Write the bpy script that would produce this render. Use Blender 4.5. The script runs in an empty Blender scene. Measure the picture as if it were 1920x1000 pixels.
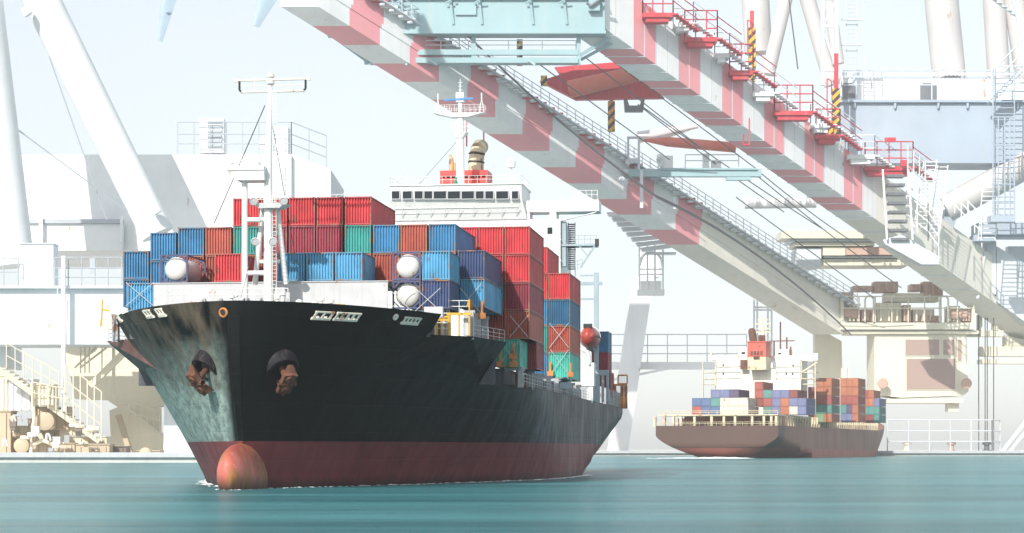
import bpy, math, random
from mathutils import Vector, Matrix, Euler
R = math.radians
random.seed(7)
C = bpy.context.scene.collection
scene = bpy.context.scene

# ------------------------------------------------------------------ camera, world, sun, exposure
F, HX, HY, HC = 4000.0, 960.0, 842.0, 3.35          # focal length in photo pixels, principal column, horizon row, eye height
cd = bpy.data.cameras.new("camera"); cam = bpy.data.objects.new("camera", cd); C.objects.link(cam)
cam.location = (0, 0, HC); cam.rotation_euler = (R(90), 0, 0)
cd.sensor_width = 36; cd.lens = 36 * F / 1920; cd.shift_y = (HY - 500) / 1920
cd.clip_start = 1; cd.clip_end = 40000
scene.camera = cam
SUN = Vector((-0.34, -0.77, 0.54)).normalized()      # towards the sun
elev = math.asin(SUN.z); az = math.atan2(SUN.x, SUN.y)
w = bpy.data.worlds.new("World"); scene.world = w; w.use_nodes = True
nt = w.node_tree; bg = nt.nodes["Background"]
sky = nt.nodes.new("ShaderNodeTexSky"); sky.sky_type = 'NISHITA'; sky.sun_disc = False
sky.sun_elevation = elev; sky.sun_rotation = az; sky.air_density = 1.0; sky.dust_density = 1.0; sky.ozone_density = 1.0
hs = nt.nodes.new("ShaderNodeHueSaturation"); hs.inputs["Saturation"].default_value = 0.45
nt.links.new(sky.outputs[0], hs.inputs["Color"]); veil = nt.nodes.new("ShaderNodeMix"); veil.data_type = 'RGBA'; veil.blend_type = 'ADD'; veil.inputs[0].default_value = 1.0
veil.inputs[7].default_value = (2.75, 2.95, 3.05, 1)       # thin bright cloud veil over the whole sky
nt.links.new(hs.outputs[0], veil.inputs[6]); nt.links.new(veil.outputs[2], bg.inputs["Color"])
bg.inputs["Strength"].default_value = 0.085
sd = bpy.data.lights.new("sun", 'SUN'); sd.energy = 3.6; sd.angle = R(0.5); sd.color = (1.0, 0.96, 0.90)
so = bpy.data.objects.new("sun", sd); C.objects.link(so); so.rotation_euler = SUN.to_track_quat('Z', 'Y').to_euler()
vs = scene.view_settings; vs.view_transform = 'Standard'; vs.look = 'None'; vs.exposure = 0.5; vs.gamma = 1; vs.use_curve_mapping = False
scene.cycles.max_bounces = 6; scene.cycles.diffuse_bounces = 3; scene.cycles.use_denoising = True

def P(x, y, Y):
    """World point seen at photo pixel (x, y) at distance Y."""
    return Vector(((x - HX) / F * Y, Y, HC + (HY - y) / F * Y))

# ------------------------------------------------------------------ mesh helpers
class MB:
    def __init__(s): s.v = []; s.f = []; s.m = []; s.cuts = []
    def cut(s): s.cuts.append((len(s.v), len(s.f))); return s     # what follows becomes an object of its own
    def face(s, pts, m=0):
        i = len(s.v); s.v += [Vector(p) for p in pts]; s.f.append(list(range(i, i + len(pts)))); s.m.append(m)
    def hexa(s, p, m=0):                                # p: 4 bottom then 4 top, both anticlockwise
        i = len(s.v); s.v += [Vector(q) for q in p]
        for q in ((3, 2, 1, 0), (4, 5, 6, 7), (0, 1, 5, 4), (1, 2, 6, 5), (2, 3, 7, 6), (3, 0, 4, 7)):
            s.f.append([i + k for k in q]); s.m.append(m)
        return s
    def box(s, x0, x1, y0, y1, z0, z1, m=0):
        return s.hexa([(x0, y0, z0), (x1, y0, z0), (x1, y1, z0), (x0, y1, z0), (x0, y0, z1), (x1, y0, z1), (x1, y1, z1), (x0, y1, z1)], m)
    def pbox(s, x0, y0, x1, y1, Y, d, m=0):             # upright box whose face is the pixel rectangle at distance Y, d metres deep
        a, b = P(x0, y1, Y), P(x1, y0, Y)
        return s.box(a.x, b.x, Y, Y + d, a.z, b.z, m)
    def pprism(s, pix, Y, d, m=0):                      # polygon at distance Y, d metres deep
        a = [P(x, y, Y) for x, y in pix]; n = len(a); i = len(s.v)
        s.v += a + [p + Vector((0, d, 0)) for p in a]
        s.f.append(list(range(i, i + n))); s.m.append(m)
        s.f.append([i + n + k for k in range(n)][::-1]); s.m.append(m)
        for k in range(n):
            j = (k + 1) % n
            s.f.append([i + j, i + k, i + n + k, i + n + j]); s.m.append(m)
        return s
    def bar(s, p, q, w, h=None, m=0, up=(0, 0, 1)):     # square bar between two points
        p, q = Vector(p), Vector(q); h = w if h is None else h
        d = (q - p)
        if d.length < 1e-6: return s
        d.normalize(); u = Vector(up)
        if abs(d.dot(u)) > .97: u = Vector((0, 1, 0))
        a = d.cross(u).normalized() * w / 2; b = a.cross(d).normalized() * h / 2
        return s.hexa([p - a - b, p + a - b, p + a + b, p - a + b, q - a - b, q + a - b, q + a + b, q - a + b], m)
    def tube(s, p, q, r, r2=None, n=8, m=0, caps=True):
        p, q = Vector(p), Vector(q); r2 = r if r2 is None else r2
        d = q - p
        if d.length < 1e-6: return s
        d.normalize(); u = Vector((0, 0, 1)) if abs(d.z) < .9 else Vector((1, 0, 0))
        a = d.cross(u).normalized(); b = d.cross(a)
        i = len(s.v)
        for c, rr in ((p, r), (q, r2)):
            for k in range(n):
                t = 2 * math.pi * k / n; s.v.append(c + (a * math.cos(t) + b * math.sin(t)) * rr)
        for k in range(n):
            j = (k + 1) % n; s.f.append([i + k, i + j, i + n + j, i + n + k]); s.m.append(m)
        if caps:
            s.f.append([i + k for k in range(n)][::-1]); s.m.append(m); s.f.append([i + n + k for k in range(n)]); s.m.append(m)
        return s
    def path(s, pts, r, n=6, m=0):
        for a, b in zip(pts, pts[1:]): s.tube(a, b, r, n=n, m=m)
        return s
    def lathe(s, c, axis, prof, n=16, m=0):             # prof: (distance along axis, radius)
        c = Vector(c); d = Vector(axis).normalized(); u = Vector((0, 0, 1)) if abs(d.z) < .9 else Vector((1, 0, 0))
        a = d.cross(u).normalized(); b = d.cross(a); i = len(s.v)
        for h, rr in prof:
            for k in range(n):
                t = 2 * math.pi * k / n; s.v.append(c + d * h + (a * math.cos(t) + b * math.sin(t)) * rr)
        for l in range(len(prof) - 1):
            for k in range(n):
                j = (k + 1) % n; s.f.append([i + l * n + k, i + l * n + j, i + l * n + n + j, i + l * n + n + k]); s.m.append(m)
        return s
    def rail(s, pts, h, step, r, m=0, rails=(1.0, .55)):  # handrail on posts along a polyline
        up = Vector((0, 0, h)); pts = [Vector(p) for p in pts]
        for a, b in zip(pts, pts[1:]):
            n = max(1, round((b - a).length / step))
            for k in range(n + 1):
                p = a.lerp(b, k / n); s.tube(p, p + up, r, n=5, m=m)
            for f in rails: s.tube(a + up * f, b + up * f, r, n=5, m=m)
        return s
    def ladder(s, p, q, wv, n, r, m=0):
        p, q, wv = Vector(p), Vector(q), Vector(wv)
        s.tube(p - wv, q - wv, r, n=5, m=m); s.tube(p + wv, q + wv, r, n=5, m=m)
        for k in range(n):
            c = p.lerp(q, (k + .5) / n); s.tube(c - wv, c + wv, r * .8, n=5, m=m)
        return s
    def build(s, name, mats, parent=None, off=(0, 0, 0), smooth=False):
        off = Vector(off)
        if s.cuts:
            cs = [c for c in s.cuts if c != (0, 0)] + [(len(s.v), len(s.f))]; a = (0, 0); o = None
            for b in cs:
                if b[1] > a[1]:
                    t = MB(); t.v = s.v[a[0]:b[0]]; t.f = [[i - a[0] for i in f] for f in s.f[a[1]:b[1]]]; t.m = s.m[a[1]:b[1]]
                    o = t.build(name, mats, parent, off, smooth)
                a = b
            return o
        me = bpy.data.meshes.new(name)
        me.from_pydata([v - off for v in s.v], [], s.f)
        mats = mats if isinstance(mats, (list, tuple)) else [mats]
        for x in mats: me.materials.append(x)
        me.polygons.foreach_set("material_index", s.m)
        if smooth: me.polygons.foreach_set("use_smooth", [True] * len(s.f))
        me.update()
        import bmesh
        bm = bmesh.new(); bm.from_mesh(me)
        if smooth == 2: bmesh.ops.remove_doubles(bm, verts=bm.verts, dist=1e-3)
        bmesh.ops.recalc_face_normals(bm, faces=bm.faces); bm.to_mesh(me); bm.free()
        o = bpy.data.objects.new(name, me); C.objects.link(o)
        if parent is not None: o.parent = parent
        else: o.location = off
        return o

def tag(o, label=None, cat=None, group=None, kind=None):
    for k, v in (("label", label), ("category", cat), ("group", group), ("kind", kind)):
        if v: o[k] = v
    return o
def thing(name, label, cat, loc=(0, 0, 0), rz=0, group=None):
    o = bpy.data.objects.new(name, None); C.objects.link(o); o.location = loc; o.rotation_euler = (0, 0, rz)
    o.empty_display_size = .5
    return tag(o, label, cat, group)

# ------------------------------------------------------------------ materials
def nodes(name):
    m = bpy.data.materials.new(name); m.use_nodes = True; n = m.node_tree
    return m, n, n.nodes["Principled BSDF"]
def N(n, t, **kw):
    o = n.nodes.new(t)
    for k, v in kw.items():
        if k in o.inputs: o.inputs[k].default_value = v
        else: setattr(o, k, v)
    return o
def noise(n, co, scale, sc=(1, 1, 1), detail=4, rough=.6):
    mp = N(n, "ShaderNodeMapping"); mp.inputs["Scale"].default_value = sc; n.links.new(co, mp.inputs["Vector"])
    t = N(n, "ShaderNodeTexNoise", Scale=scale, Detail=detail, Roughness=rough); n.links.new(mp.outputs[0], t.inputs["Vector"])
    return t.outputs["Fac"]
def ramp(n, fac, a, b, lo=0.0, hi=1.0):
    r = N(n, "ShaderNodeMapRange"); r.clamp = True
    for i, v in enumerate((a, b, lo, hi)): r.inputs[i + 1].default_value = v
    n.links.new(fac, r.inputs[0]); return r.outputs[0]
def mix(n, fac, a, b):
    x = N(n, "ShaderNodeMix"); x.data_type = 'RGBA'
    for s, v in ((x.inputs[0], fac), (x.inputs[6], a), (x.inputs[7], b)):
        if hasattr(v, "links") or hasattr(v, "is_linked"): n.links.new(v, s)
        else: s.default_value = (*v, 1) if isinstance(v, tuple) and len(v) == 3 else v
    return x.outputs[2]
def math_(n, op, a, b=None):
    x = N(n, "ShaderNodeMath", operation=op)
    for i, v in enumerate((a, b)):
        if v is None: continue
        if hasattr(v, "is_linked"): n.links.new(v, x.inputs[i])
        else: x.inputs[i].default_value = v
    return x.outputs[0]

def paint(name, col, rough=.45, var=.12, rust=0.0, rustcol=(.22, .09, .035), streak=.25, sc=1.0, dirt=(.25, .22, .18), metal=0.0, hue=0.0):
    """Painted steel: cloudy fading, vertical dirt streaks and patches of rust."""
    m, n, b = nodes(name)
    co = N(n, "ShaderNodeTexCoord").outputs["Object"]
    oi = N(n, "ShaderNodeObjectInfo").outputs["Random"]
    of = N(n, "ShaderNodeVectorMath", operation='ADD'); n.links.new(co, of.inputs[0])
    sc3 = N(n, "ShaderNodeVectorMath", operation='SCALE'); sc3.inputs[0].default_value = (31, 17, 23); n.links.new(oi, sc3.inputs["Scale"]); n.links.new(sc3.outputs[0], of.inputs[1])
    co = of.outputs[0]
    c = tuple(col)
    dk = tuple(x * (1 - var * 1.6) for x in c); lt = tuple(min(.95, x * (1 + var) + var * .05) for x in c)
    x = mix(n, ramp(n, noise(n, co, .5 * sc), .3, .7), dk, lt)
    if streak:
        x = mix(n, ramp(n, noise(n, co, 1.0 * sc, (2.6, 2.6, .12), 5), .5, .78, 0, streak), x, dirt)
    if hue:
        h = N(n, "ShaderNodeHueSaturation"); n.links.new(x, h.inputs["Color"])
        n.links.new(ramp(n, oi, 0, 1, .5 - hue, .5 + hue), h.inputs["Hue"]); n.links.new(ramp(n, oi, 0, 1, 1.15, .8), h.inputs["Value"]); x = h.outputs[0]
    if rust:
        x = mix(n, ramp(n, noise(n, co, 1.3 * sc, (1, 1, .45), 8, .7), .66 - rust * .35, .70 - rust * .3), x, rustcol)
    n.links.new(x, b.inputs["Base Color"]); b.inputs["Metallic"].default_value = metal
    n.links.new(ramp(n, noise(n, co, 2.0 * sc), .3, .7, rough - .08, rough + .1), b.inputs["Roughness"])
    return m
M = {}
M['white'] = paint('white_paint', (.80, .80, .78), .4, .05, .08, (.45, .26, .12), .12)
M['deckgrey'] = paint('pale_grey_paint', (.52, .53, .54), .5, .06, .12, (.4, .2, .1), .25)
M['hatch'] = paint('dark_blue_grey_paint', (.05, .065, .085), .55, .2, .15)
M['post'] = paint('grey_post_paint', (.42, .43, .45), .5, .12, .25)
M['yellow'] = paint('yellow_paint', (.75, .42, .03), .45, .1, .2)
M['rusty'] = paint('rusty_steel', (.13, .042, .018), .75, .4, .4, (.12, .05, .03), .3)
M['rustorange'] = paint('rusted_rail', (.55, .20, .05), .7, .3, .3)
M['dark'] = paint('dark_void', (.012, .013, .016), .7, .3, 0, streak=0)
M['black'] = paint('black_rubber', (.02, .02, .022), .6, .2, 0, streak=0)
M['cream'] = paint('cream_paint', (.68, .62, .46), .5, .1, .22, streak=.3)
M['red'] = paint('funnel_red', (.70, .045, .035), .4, .1, .1, streak=.2)
M['blue'] = paint('radar_blue', (.05, .22, .5), .35, .08, 0)
M['green'] = paint('lamp_green', (.02, .30, .16), .35, .08, 0)
M['paleblue'] = paint('pale_blue_grey_paint', (.30, .39, .43), .45, .08, .1, streak=.2)
M['orange'] = paint('lifeboat_orange', (.38, .045, .03), .4, .1, .05, streak=.15)
M['rope'] = paint('straw_rope', (.6, .42, .2), .9, .3, 0, streak=0)
M['bolster'] = paint('purple_black_paint', (.009, .008, .013), .65, .3, .2)
M['wire'] = paint('dark_wire', (.06, .06, .065), .5, .2, 0, streak=0)
for k_ in ('bolster',): M[k_].node_tree.nodes['Principled BSDF'].inputs['Specular IOR Level'].default_value = .08
def glass(name, col, rough=.06):
    m, n, b = nodes(name); b.inputs["Base Color"].default_value = (*col, 1); b.inputs["Roughness"].default_value = rough
    b.inputs["Specular IOR Level"].default_value = .25; return m
M['glass'] = glass('bridge_glass', (.012, .02, .026))

# ------------------------------------------------------------------ sea
def sea_mat():
    m, n, b = nodes('sea_water')
    co = N(n, "ShaderNodeTexCoord").outputs["Object"]
    big = noise(n, co, .010, (.35, 1, 1), 5); med = noise(n, co, .06, (.10, 1, 1), 6)
    c = mix(n, ramp(n, med, .36, .64), (.014, .15, .17), (.085, .33, .355))
    c = mix(n, ramp(n, big, .42, .66, 0, .75), c, (.012, .105, .125))
    fine = noise(n, co, .35, (.07, 1, 1), 7, .7); c = mix(n, ramp(n, fine, .50, .74, 0, .34), c, (.22, .46, .46))
    n.links.new(c, b.inputs["Base Color"]); b.inputs["Roughness"].default_value = .22
    b.inputs["IOR"].default_value = 1.33; b.inputs["Specular IOR Level"].default_value = .24
    w1 = noise(n, co, 1.1, (.30, 1, 1), 8, .72); w2 = noise(n, co, .10, (.2, 1, 1), 4)
    h = math_(n, 'ADD', math_(n, 'MULTIPLY', w1, .55), math_(n, 'MULTIPLY', w2, 1.6))
    bp = N(n, "ShaderNodeBump", Strength=1.0, Distance=1.0); n.links.new(h, bp.inputs["Height"]); n.links.new(bp.outputs[0], b.inputs["Normal"])
    return m
s = MB(); s.face([(-9000, -400, 0), (9000, -400, 0), (9000, 16000, 0), (-9000, 16000, 0)])
tag(s.build('sea', sea_mat()), kind='structure')
M['concrete'] = paint('quay_concrete', (.62, .61, .57), .8, .08, .0, streak=.3, sc=.15)
q = MB()
def quay(pts, z0, z1):
    q.face([(x, y, z1) for x, y in pts])
    for (a, b_), (c_, d_) in zip(pts, pts[1:] + pts[:1]): q.face([(a, b_, z0), (c_, d_, z0), (c_, d_, z1), (a, b_, z1)])
quay([(-3000, 520), (-38, 520), (-38, 1012), (4000, 1012), (4000, 9000), (-3000, 9000)], -4, 1.9)
tag(q.build('quay', M['concrete']), kind='structure')
cp = MB()
cp.box(-3000, -36.5, 519.0, 521.2, 1.3, 2.5); cp.box(-38.8, -36.5, 521.3, 1012, 1.3, 2.5); cp.box(-36.4, 4000, 1010.5, 1013, 1.3, 2.5)
tag(cp.build('quay_edge_kerb', M['deckgrey']), kind='structure')

# ------------------------------------------------------------------ ship one
TH, X0, Y0 = R(7.5), -23.0, 176.0
ST, CT = math.sin(TH), math.cos(TH)
def SW(t, s_, z): return Vector((X0 + s_ * ST + t * CT, Y0 + s_ * CT - t * ST, z))
def SL(px, py, s_):
    k = (px - HX) / F
    t = (k * (Y0 + s_ * CT) - X0 - s_ * ST) / (CT + k * ST); Y = Y0 + s_ * CT - t * ST
    return t, HC + (HY - py) / F * Y
def proj(p): return HX + F * p.x / p.y, HY - F * (p.z - HC) / p.y
ship = thing('container_ship', 'large black hulled container ship with red underside coming bow first towards the viewer', 'ship', (X0, Y0, 0), -TH)
BM = 19.5
def s0(z):
    w_ = min(max(z / 15.6, 0), 1); return 3.6 * (1 - w_) ** 1.6
def hb(s_, z):
    w_ = min(max(z / 15.6, 0), 1.0)
    L = 76 - 33 * w_ ** 1.3; n_ = 1.8 + .6 * w_; m_ = 1 - .38 * w_ ** 1.3
    u = min(max((s_ - s0(z)) / L, 0), 1); f = (1 - (1 - u) ** n_) ** m_ if u > 0 else 0
    r = BM * f
    if z < 0: r *= 1 + z * .12
    zs = 97 + 62 * (min(max(z, 0), 8.2) / 8.2) ** 1.15
    if s_ > zs:
        v = (s_ - zs) / (172 - zs); r *= 1 - (v ** 1.35) * (.9 - .84 * (min(max(z, 0), 8.2) / 8.2) ** 2)
    return max(r, .05 + .5 * w_)
def top(s_, side):
    if s_ < (15.55 if side > 0 else 20.6): return 15.6 - .35 * min(s_ / 20, 1)
    if s_ < 30.3: return 13.5
    return 9.7
SIG = [0, .12, .3, .6, 1, 1.5, 2.2, 3, 4, 5.5, 7, 9, 11, 13.5, 15.5, 15.8, 18.5, 20.5, 20.7, 23, 26, 28.5, 30.2, 31.3, 34, 38.6, 43, 48, 55, 63, 72, 82, 95, 108, 118, 126, 134, 142, 150, 156, 162, 167, 172]
ZL = [-2, -.8, 0, .8, 1.6, 2.4, 3.2, 4, 5, 6, 7, 8, 8.9, 9.7]
def st(sig, z): return sig + s0(z) * max(0, 1 - sig / 60)
h = MB()
def grid(rows, sides=(-1, 1)):                          # rows[level][station] -> both sides
    for sd_ in sides:
        for a, b_ in zip(rows, rows[1:]):
            for i in range(len(a) - 1):
                p = [a[i], a[i + 1], b_[i + 1], b_[i]]
                if abs(p[0][2] - p[3][2]) < 1e-4 and abs(p[1][2] - p[2][2]) < 1e-4: continue
                h.face([(x * sd_, y, z) for x, y, z in p])
low = [[(hb(st(g, z), z), st(g, z), z) for g in SIG] for z in ZL]
grid(low)
nk = SIG.index(38.6) + 1
for side in (-1, 1):
    up = []
    for k in range(7):
        row = []
        for g in SIG:
            z = 9.7 + (top(g, side) - 9.7) * k / 6; sg = st(g, z); row.append((hb(sg, z), sg, z))
        up.append(row)
    grid([r[:nk] for r in up], (side,))
for rows in (low, [r[:nk] for r in up]):                # stem strip and transom
    for a, b_ in zip(rows, rows[1:]):
        p, q_ = a[0], b_[0]
        h.face([(-p[0], p[1], p[2]), (p[0], p[1], p[2]), (q_[0], q_[1], q_[2]), (-q_[0], q_[1], q_[2])])
        if rows is low:
            p, q_ = a[-1], b_[-1]
            h.face([(-p[0], p[1], p[2]), (p[0], p[1], p[2]), (q_[0], q_[1], q_[2]), (-q_[0], q_[1], q_[2])])
def hull_mat(name, zboot, black, boot, sheen_and_wear):
    m, n, b = nodes(name)
    co = N(n, "ShaderNodeTexCoord").outputs["Object"]
    sx = N(n, "ShaderNodeSeparateXYZ"); n.links.new(co, sx.inputs[0]); X, Y, Z = sx.outputs
    c = mix(n, ramp(n, noise(n, co, .25, (1, 1, .3)), .3, .7), tuple(v * .6 for v in black), tuple(v * 1.5 for v in black))
    if sheen_and_wear:
        # starboard bow's sunlit sheen painted in: pale teal-grey below, brown above, plus scuffs
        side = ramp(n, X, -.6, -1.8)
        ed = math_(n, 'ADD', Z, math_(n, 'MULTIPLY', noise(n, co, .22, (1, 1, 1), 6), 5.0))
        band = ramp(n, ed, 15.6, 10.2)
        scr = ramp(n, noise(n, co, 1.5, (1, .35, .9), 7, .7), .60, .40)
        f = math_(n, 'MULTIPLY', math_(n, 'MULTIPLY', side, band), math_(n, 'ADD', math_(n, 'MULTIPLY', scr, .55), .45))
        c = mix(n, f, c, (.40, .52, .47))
        brown = math_(n, 'MULTIPLY', math_(n, 'MULTIPLY', side, ramp(n, ed, 9, 15)), ramp(n, noise(n, co, .5, (1, 1, .2), 6), .40, .62, 0, .85))
        c = mix(n, brown, c, (.13, .105, .075))
        # chafed streaks on the flat side amidships
        fl = math_(n, 'MULTIPLY', ramp(n, X, 15.5, 18.5), ramp(n, Y, 38, 60))
        ps = math_(n, 'MULTIPLY', ramp(n, noise(n, co, .11, (1, 1, 1.4), 3), .44, .62), ramp(n, noise(n, co, .9, (1, 1, .10), 8, .7), .36, .66))
        c = mix(n, math_(n, 'MULTIPLY', fl, math_(n, 'ADD', math_(n, 'MULTIPLY', ps, .5), .10)), c, (.23, .25, .30))
    rb = mix(n, ramp(n, noise(n, co, .5, (1, 1, .25), 7, .65), .3, .7), tuple(v * .75 for v in boot), tuple(v * 1.2 for v in boot))
    rb = mix(n, ramp(n, noise(n, co, .9, (1, 1, .12), 7, .65), .60, .72, 0, .45), rb, (.16, .13, .13))
    slime = math_(n, 'ADD', Z, math_(n, 'MULTIPLY', noise(n, co, 1.2, (1, 1, .3), 6), 1.5))
    rb = mix(n, ramp(n, slime, 1.7, .9, 0, .75), rb, (.03, .025, .022))
    c = mix(n, ramp(n, Z, zboot + .03, zboot - .03), c, rb)
    ru = ramp(n, noise(n, co, .8, (1, 1, .08), 8, .7), .68, .76, 0, .55)
    c = mix(n, ru, c, (.10, .045, .025))
    n.links.new(c, b.inputs["Base Color"])
    n.links.new(ramp(n, noise(n, co, .7, (1, 1, .4)), .3, .7, .38, .6), b.inputs["Roughness"]); b.inputs["Specular IOR Level"].default_value = .14
    # shell plating: faint dents between the frames and seams
    br = N(n, "ShaderNodeTexBrick"); br.inputs["Scale"].default_value = 1.0
    cb = N(n, "ShaderNodeCombineXYZ"); n.links.new(Y, cb.inputs[0]); n.links.new(Z, cb.inputs[1]); n.links.new(cb.outputs[0], br.inputs["Vector"])
    br.inputs["Brick Width"].default_value = 9.0; br.inputs["Row Height"].default_value = 2.4; br.inputs["Mortar Size"].default_value = .035; br.inputs["Mortar Smooth"].default_value = 1.0
    hgt = math_(n, 'ADD', math_(n, 'MULTIPLY', br.outputs["Fac"], -.25), math_(n, 'MULTIPLY', noise(n, co, .6), .30))
    bp = N(n, "ShaderNodeBump", Strength=.6, Distance=.14); n.links.new(hgt, bp.inputs["Height"]); n.links.new(bp.outputs[0], b.inputs["Normal"])
    return m
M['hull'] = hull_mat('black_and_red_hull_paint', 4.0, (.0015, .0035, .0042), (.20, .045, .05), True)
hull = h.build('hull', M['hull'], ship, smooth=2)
for e in hull.data.polygons: pass
hull.data.set_sharp_from_angle(angle=R(38))
dk = MB()
def deck(zd, a, b_, inset=.3):
    ss = [a + (b_ - a) * k / 24 for k in range(25)]
    for p, q_ in zip(ss, ss[1:]):
        u, v_ = max(hb(p, zd) - inset, .05), max(hb(q_, zd) - inset, .05)
        dk.face([(-u, p, zd), (u, p, zd), (v_, q_, zd), (-v_, q_, zd)])
deck(14.5, .6, 15.4); deck(13.3, 15.5, 30.1); deck(9.55, 30.2, 171.8, .1)
dk.face([(-13.8, 15.6, 13.3), (13.8, 15.6, 13.3), (13.8, 15.6, 15.2), (-13.8, 15.6, 15.2)])
dk.face([(-17.6, 30.4, 9.5), (17.6, 30.4, 9.5), (17.6, 30.4, 13.4), (-17.6, 30.4, 13.4)])
dk.build('deck', M['hatch'], ship)
# bulbous bow
bb = MB(); prof = []
nn = 26
for a in range(nn + 1):
    t_ = math.pi * a / nn; prof.append((-math.cos(t_), max(0, math.sin(t_))))
ri = len(bb.v)
for hh, rr in prof:
    for k in range(28):
        an = 2 * math.pi * k / 28
        ex = 1.0 if math.sin(an) > 0 else .9
        bb.v.append(Vector((1.48 * rr ** .62 * math.cos(an), 3.6 + 6.0 * hh, .95 + 2.85 * rr ** .62 * math.sin(an) * ex - .25 * hh)))
for l in range(nn):
    for k in range(28):
        j = (k + 1) % 28; bb.f.append([l * 28 + k, l * 28 + j, l * 28 + 28 + j, l * 28 + 28 + k]); bb.m.append(0)
_bp = paint('worn_red_antifouling', (.46, .095, .065), .5, .35, .45, (.34, .15, .035), .4, sc=.45, dirt=(.55, .30, .25))
n = _bp.node_tree; b = n.nodes["Principled BSDF"]; co = N(n, "ShaderNodeTexCoord").outputs["Object"]; src = b.inputs["Base Color"].links[0].from_socket
sx = N(n, "ShaderNodeSeparateXYZ"); n.links.new(co, sx.inputs[0])
rs = mix(n, ramp(n, noise(n, co, .55, (1, .5, .6), 9, .72), .52, .60, 0, .8), src, (.36, .17, .05))
rs = mix(n, ramp(n, noise(n, co, 2.2, (1, .4, .5), 8, .75), .58, .66, 0, .6), rs, (.62, .36, .30))
wet = math_(n, 'ADD', sx.outputs[2], math_(n, 'MULTIPLY', noise(n, co, 1.6, (1, 1, .3), 6), 1.6))
n.links.new(mix(n, ramp(n, wet, 2.1, 1.0, 0, .85), rs, (.06, .035, .028)), b.inputs["Base Color"])
bp = N(n, "ShaderNodeBump", Strength=.5, Distance=.1); n.links.new(noise(n, co, 1.4, (1, 1, 1), 6), bp.inputs["Height"]); n.links.new(bp.outputs[0], b.inputs["Normal"]); M['bulb'] = _bp
bb.build('bulbous_bow', M['bulb'], ship, smooth=2)
# find a hull point from the photograph's pixel
def find(px, py, side, smax=36, z0_=3.0, z1_=15.4):
    best = None
    for i in range(int(smax * 5)):
        for j in range(60):
            s_ = .2 + i / 5; z = z0_ + (z1_ - z0_) * j / 59; t = side * hb(s_, z)
            x, y = proj(SW(t, s_, z)); d = (x - px) ** 2 + (y - py) ** 2
            if best is None or d < best[0]: best = (d, s_, z)
    _, s_, z = best; e = .15
    p = Vector((side * hb(s_, z), s_, z))
    du = Vector((side * hb(s_ + e, z), s_ + e, z)) - p; dv = Vector((side * hb(s_, z + e), s_, z + e)) - p
    nrm = du.cross(dv).normalized()
    if nrm.x * side < 0: nrm = -nrm
    return p, nrm, du.normalized(), dv.normalized()
def fairlead(px, py, side, n_, wd, ht):
    p, nr, du, dv = find(px, py, side)
    f = MB(); L = wd * n_ / 2
    def bx(a0, a1, b0, b1, d0, d1, m):
        f.hexa([p + du * a + dv * b_ + nr * d for d, (a, b_) in [(d0, (a0, b0)), (d0, (a1, b0)), (d0, (a1, b1)), (d0, (a0, b1)), (d1, (a0, b0)), (d1, (a1, b0)), (d1, (a1, b1)), (d1, (a0, b1))]], m)
    bx(-L - .1, L + .1, -ht / 2 - .08, ht / 2 + .08, -.3, .05, 1)
    bx(-L - .12, L + .12, -ht / 2 - .12, -ht / 2 + .10, -.3, .16, 0); bx(-L - .12, L + .12, ht / 2 - .02, ht / 2 + .12, -.3, .12, 0)
    for k in range(n_ + 1):
        a = -L + k * wd; bx(a - .09, a + .09, -ht / 2 + .1, ht / 2 - .02, -.3, .13, 0)
    for k in range(n_):
        a = -L + (k + .5) * wd
        f.lathe(p + du * a - dv * (ht * .40) + nr * .02, dv, [(0, wd * .34), (ht * .12, wd * .30), (ht * .22, wd * .16), (ht * .34, wd * .10)], 10, 0)
    return f.build('fairlead', [M['cream2'], M['dark']], ship)
M['cream2'] = paint('fairlead_white', (.78, .74, .64), .5, .1, .2, (.4, .2, .1), .2)
for a in ((225, 597, -1, 2, .55, .6), (280, 588, -1, 2, .62, .62), (303, 586, -1, 2, .5, .62), (607, 590, 1, 2, .8, .6), (650, 592, 1, 4, .58, .6), (771, 601, 1, 4, .52, .52)):
    fairlead(*a)
p, nr, du, dv = find(440, 578, -1, 4, 14, 15.3)
ring = MB(); ring.lathe(p - nr * .2, nr, [(0, .42), (.35, .42), (.38, .28), (0, .26)], 16); ring.lathe(p - nr * .2, nr, [(.28, .27), (.29, .001)], 12, 1)
ring.build('bullring', [M['rustorange'], M['dark']], ship, smooth=True)
for px, py, sd_ in ((1, 1, 1),):
    p, nr, du, dv = find(741, 596, 1); hl = MB(); hl.lathe(p - nr * .2, nr, [(0, .3), (.3, .3), (.32, .2), (.1, .01)], 12); hl.build('hawse_hole', M['cream2'], ship)
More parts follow.
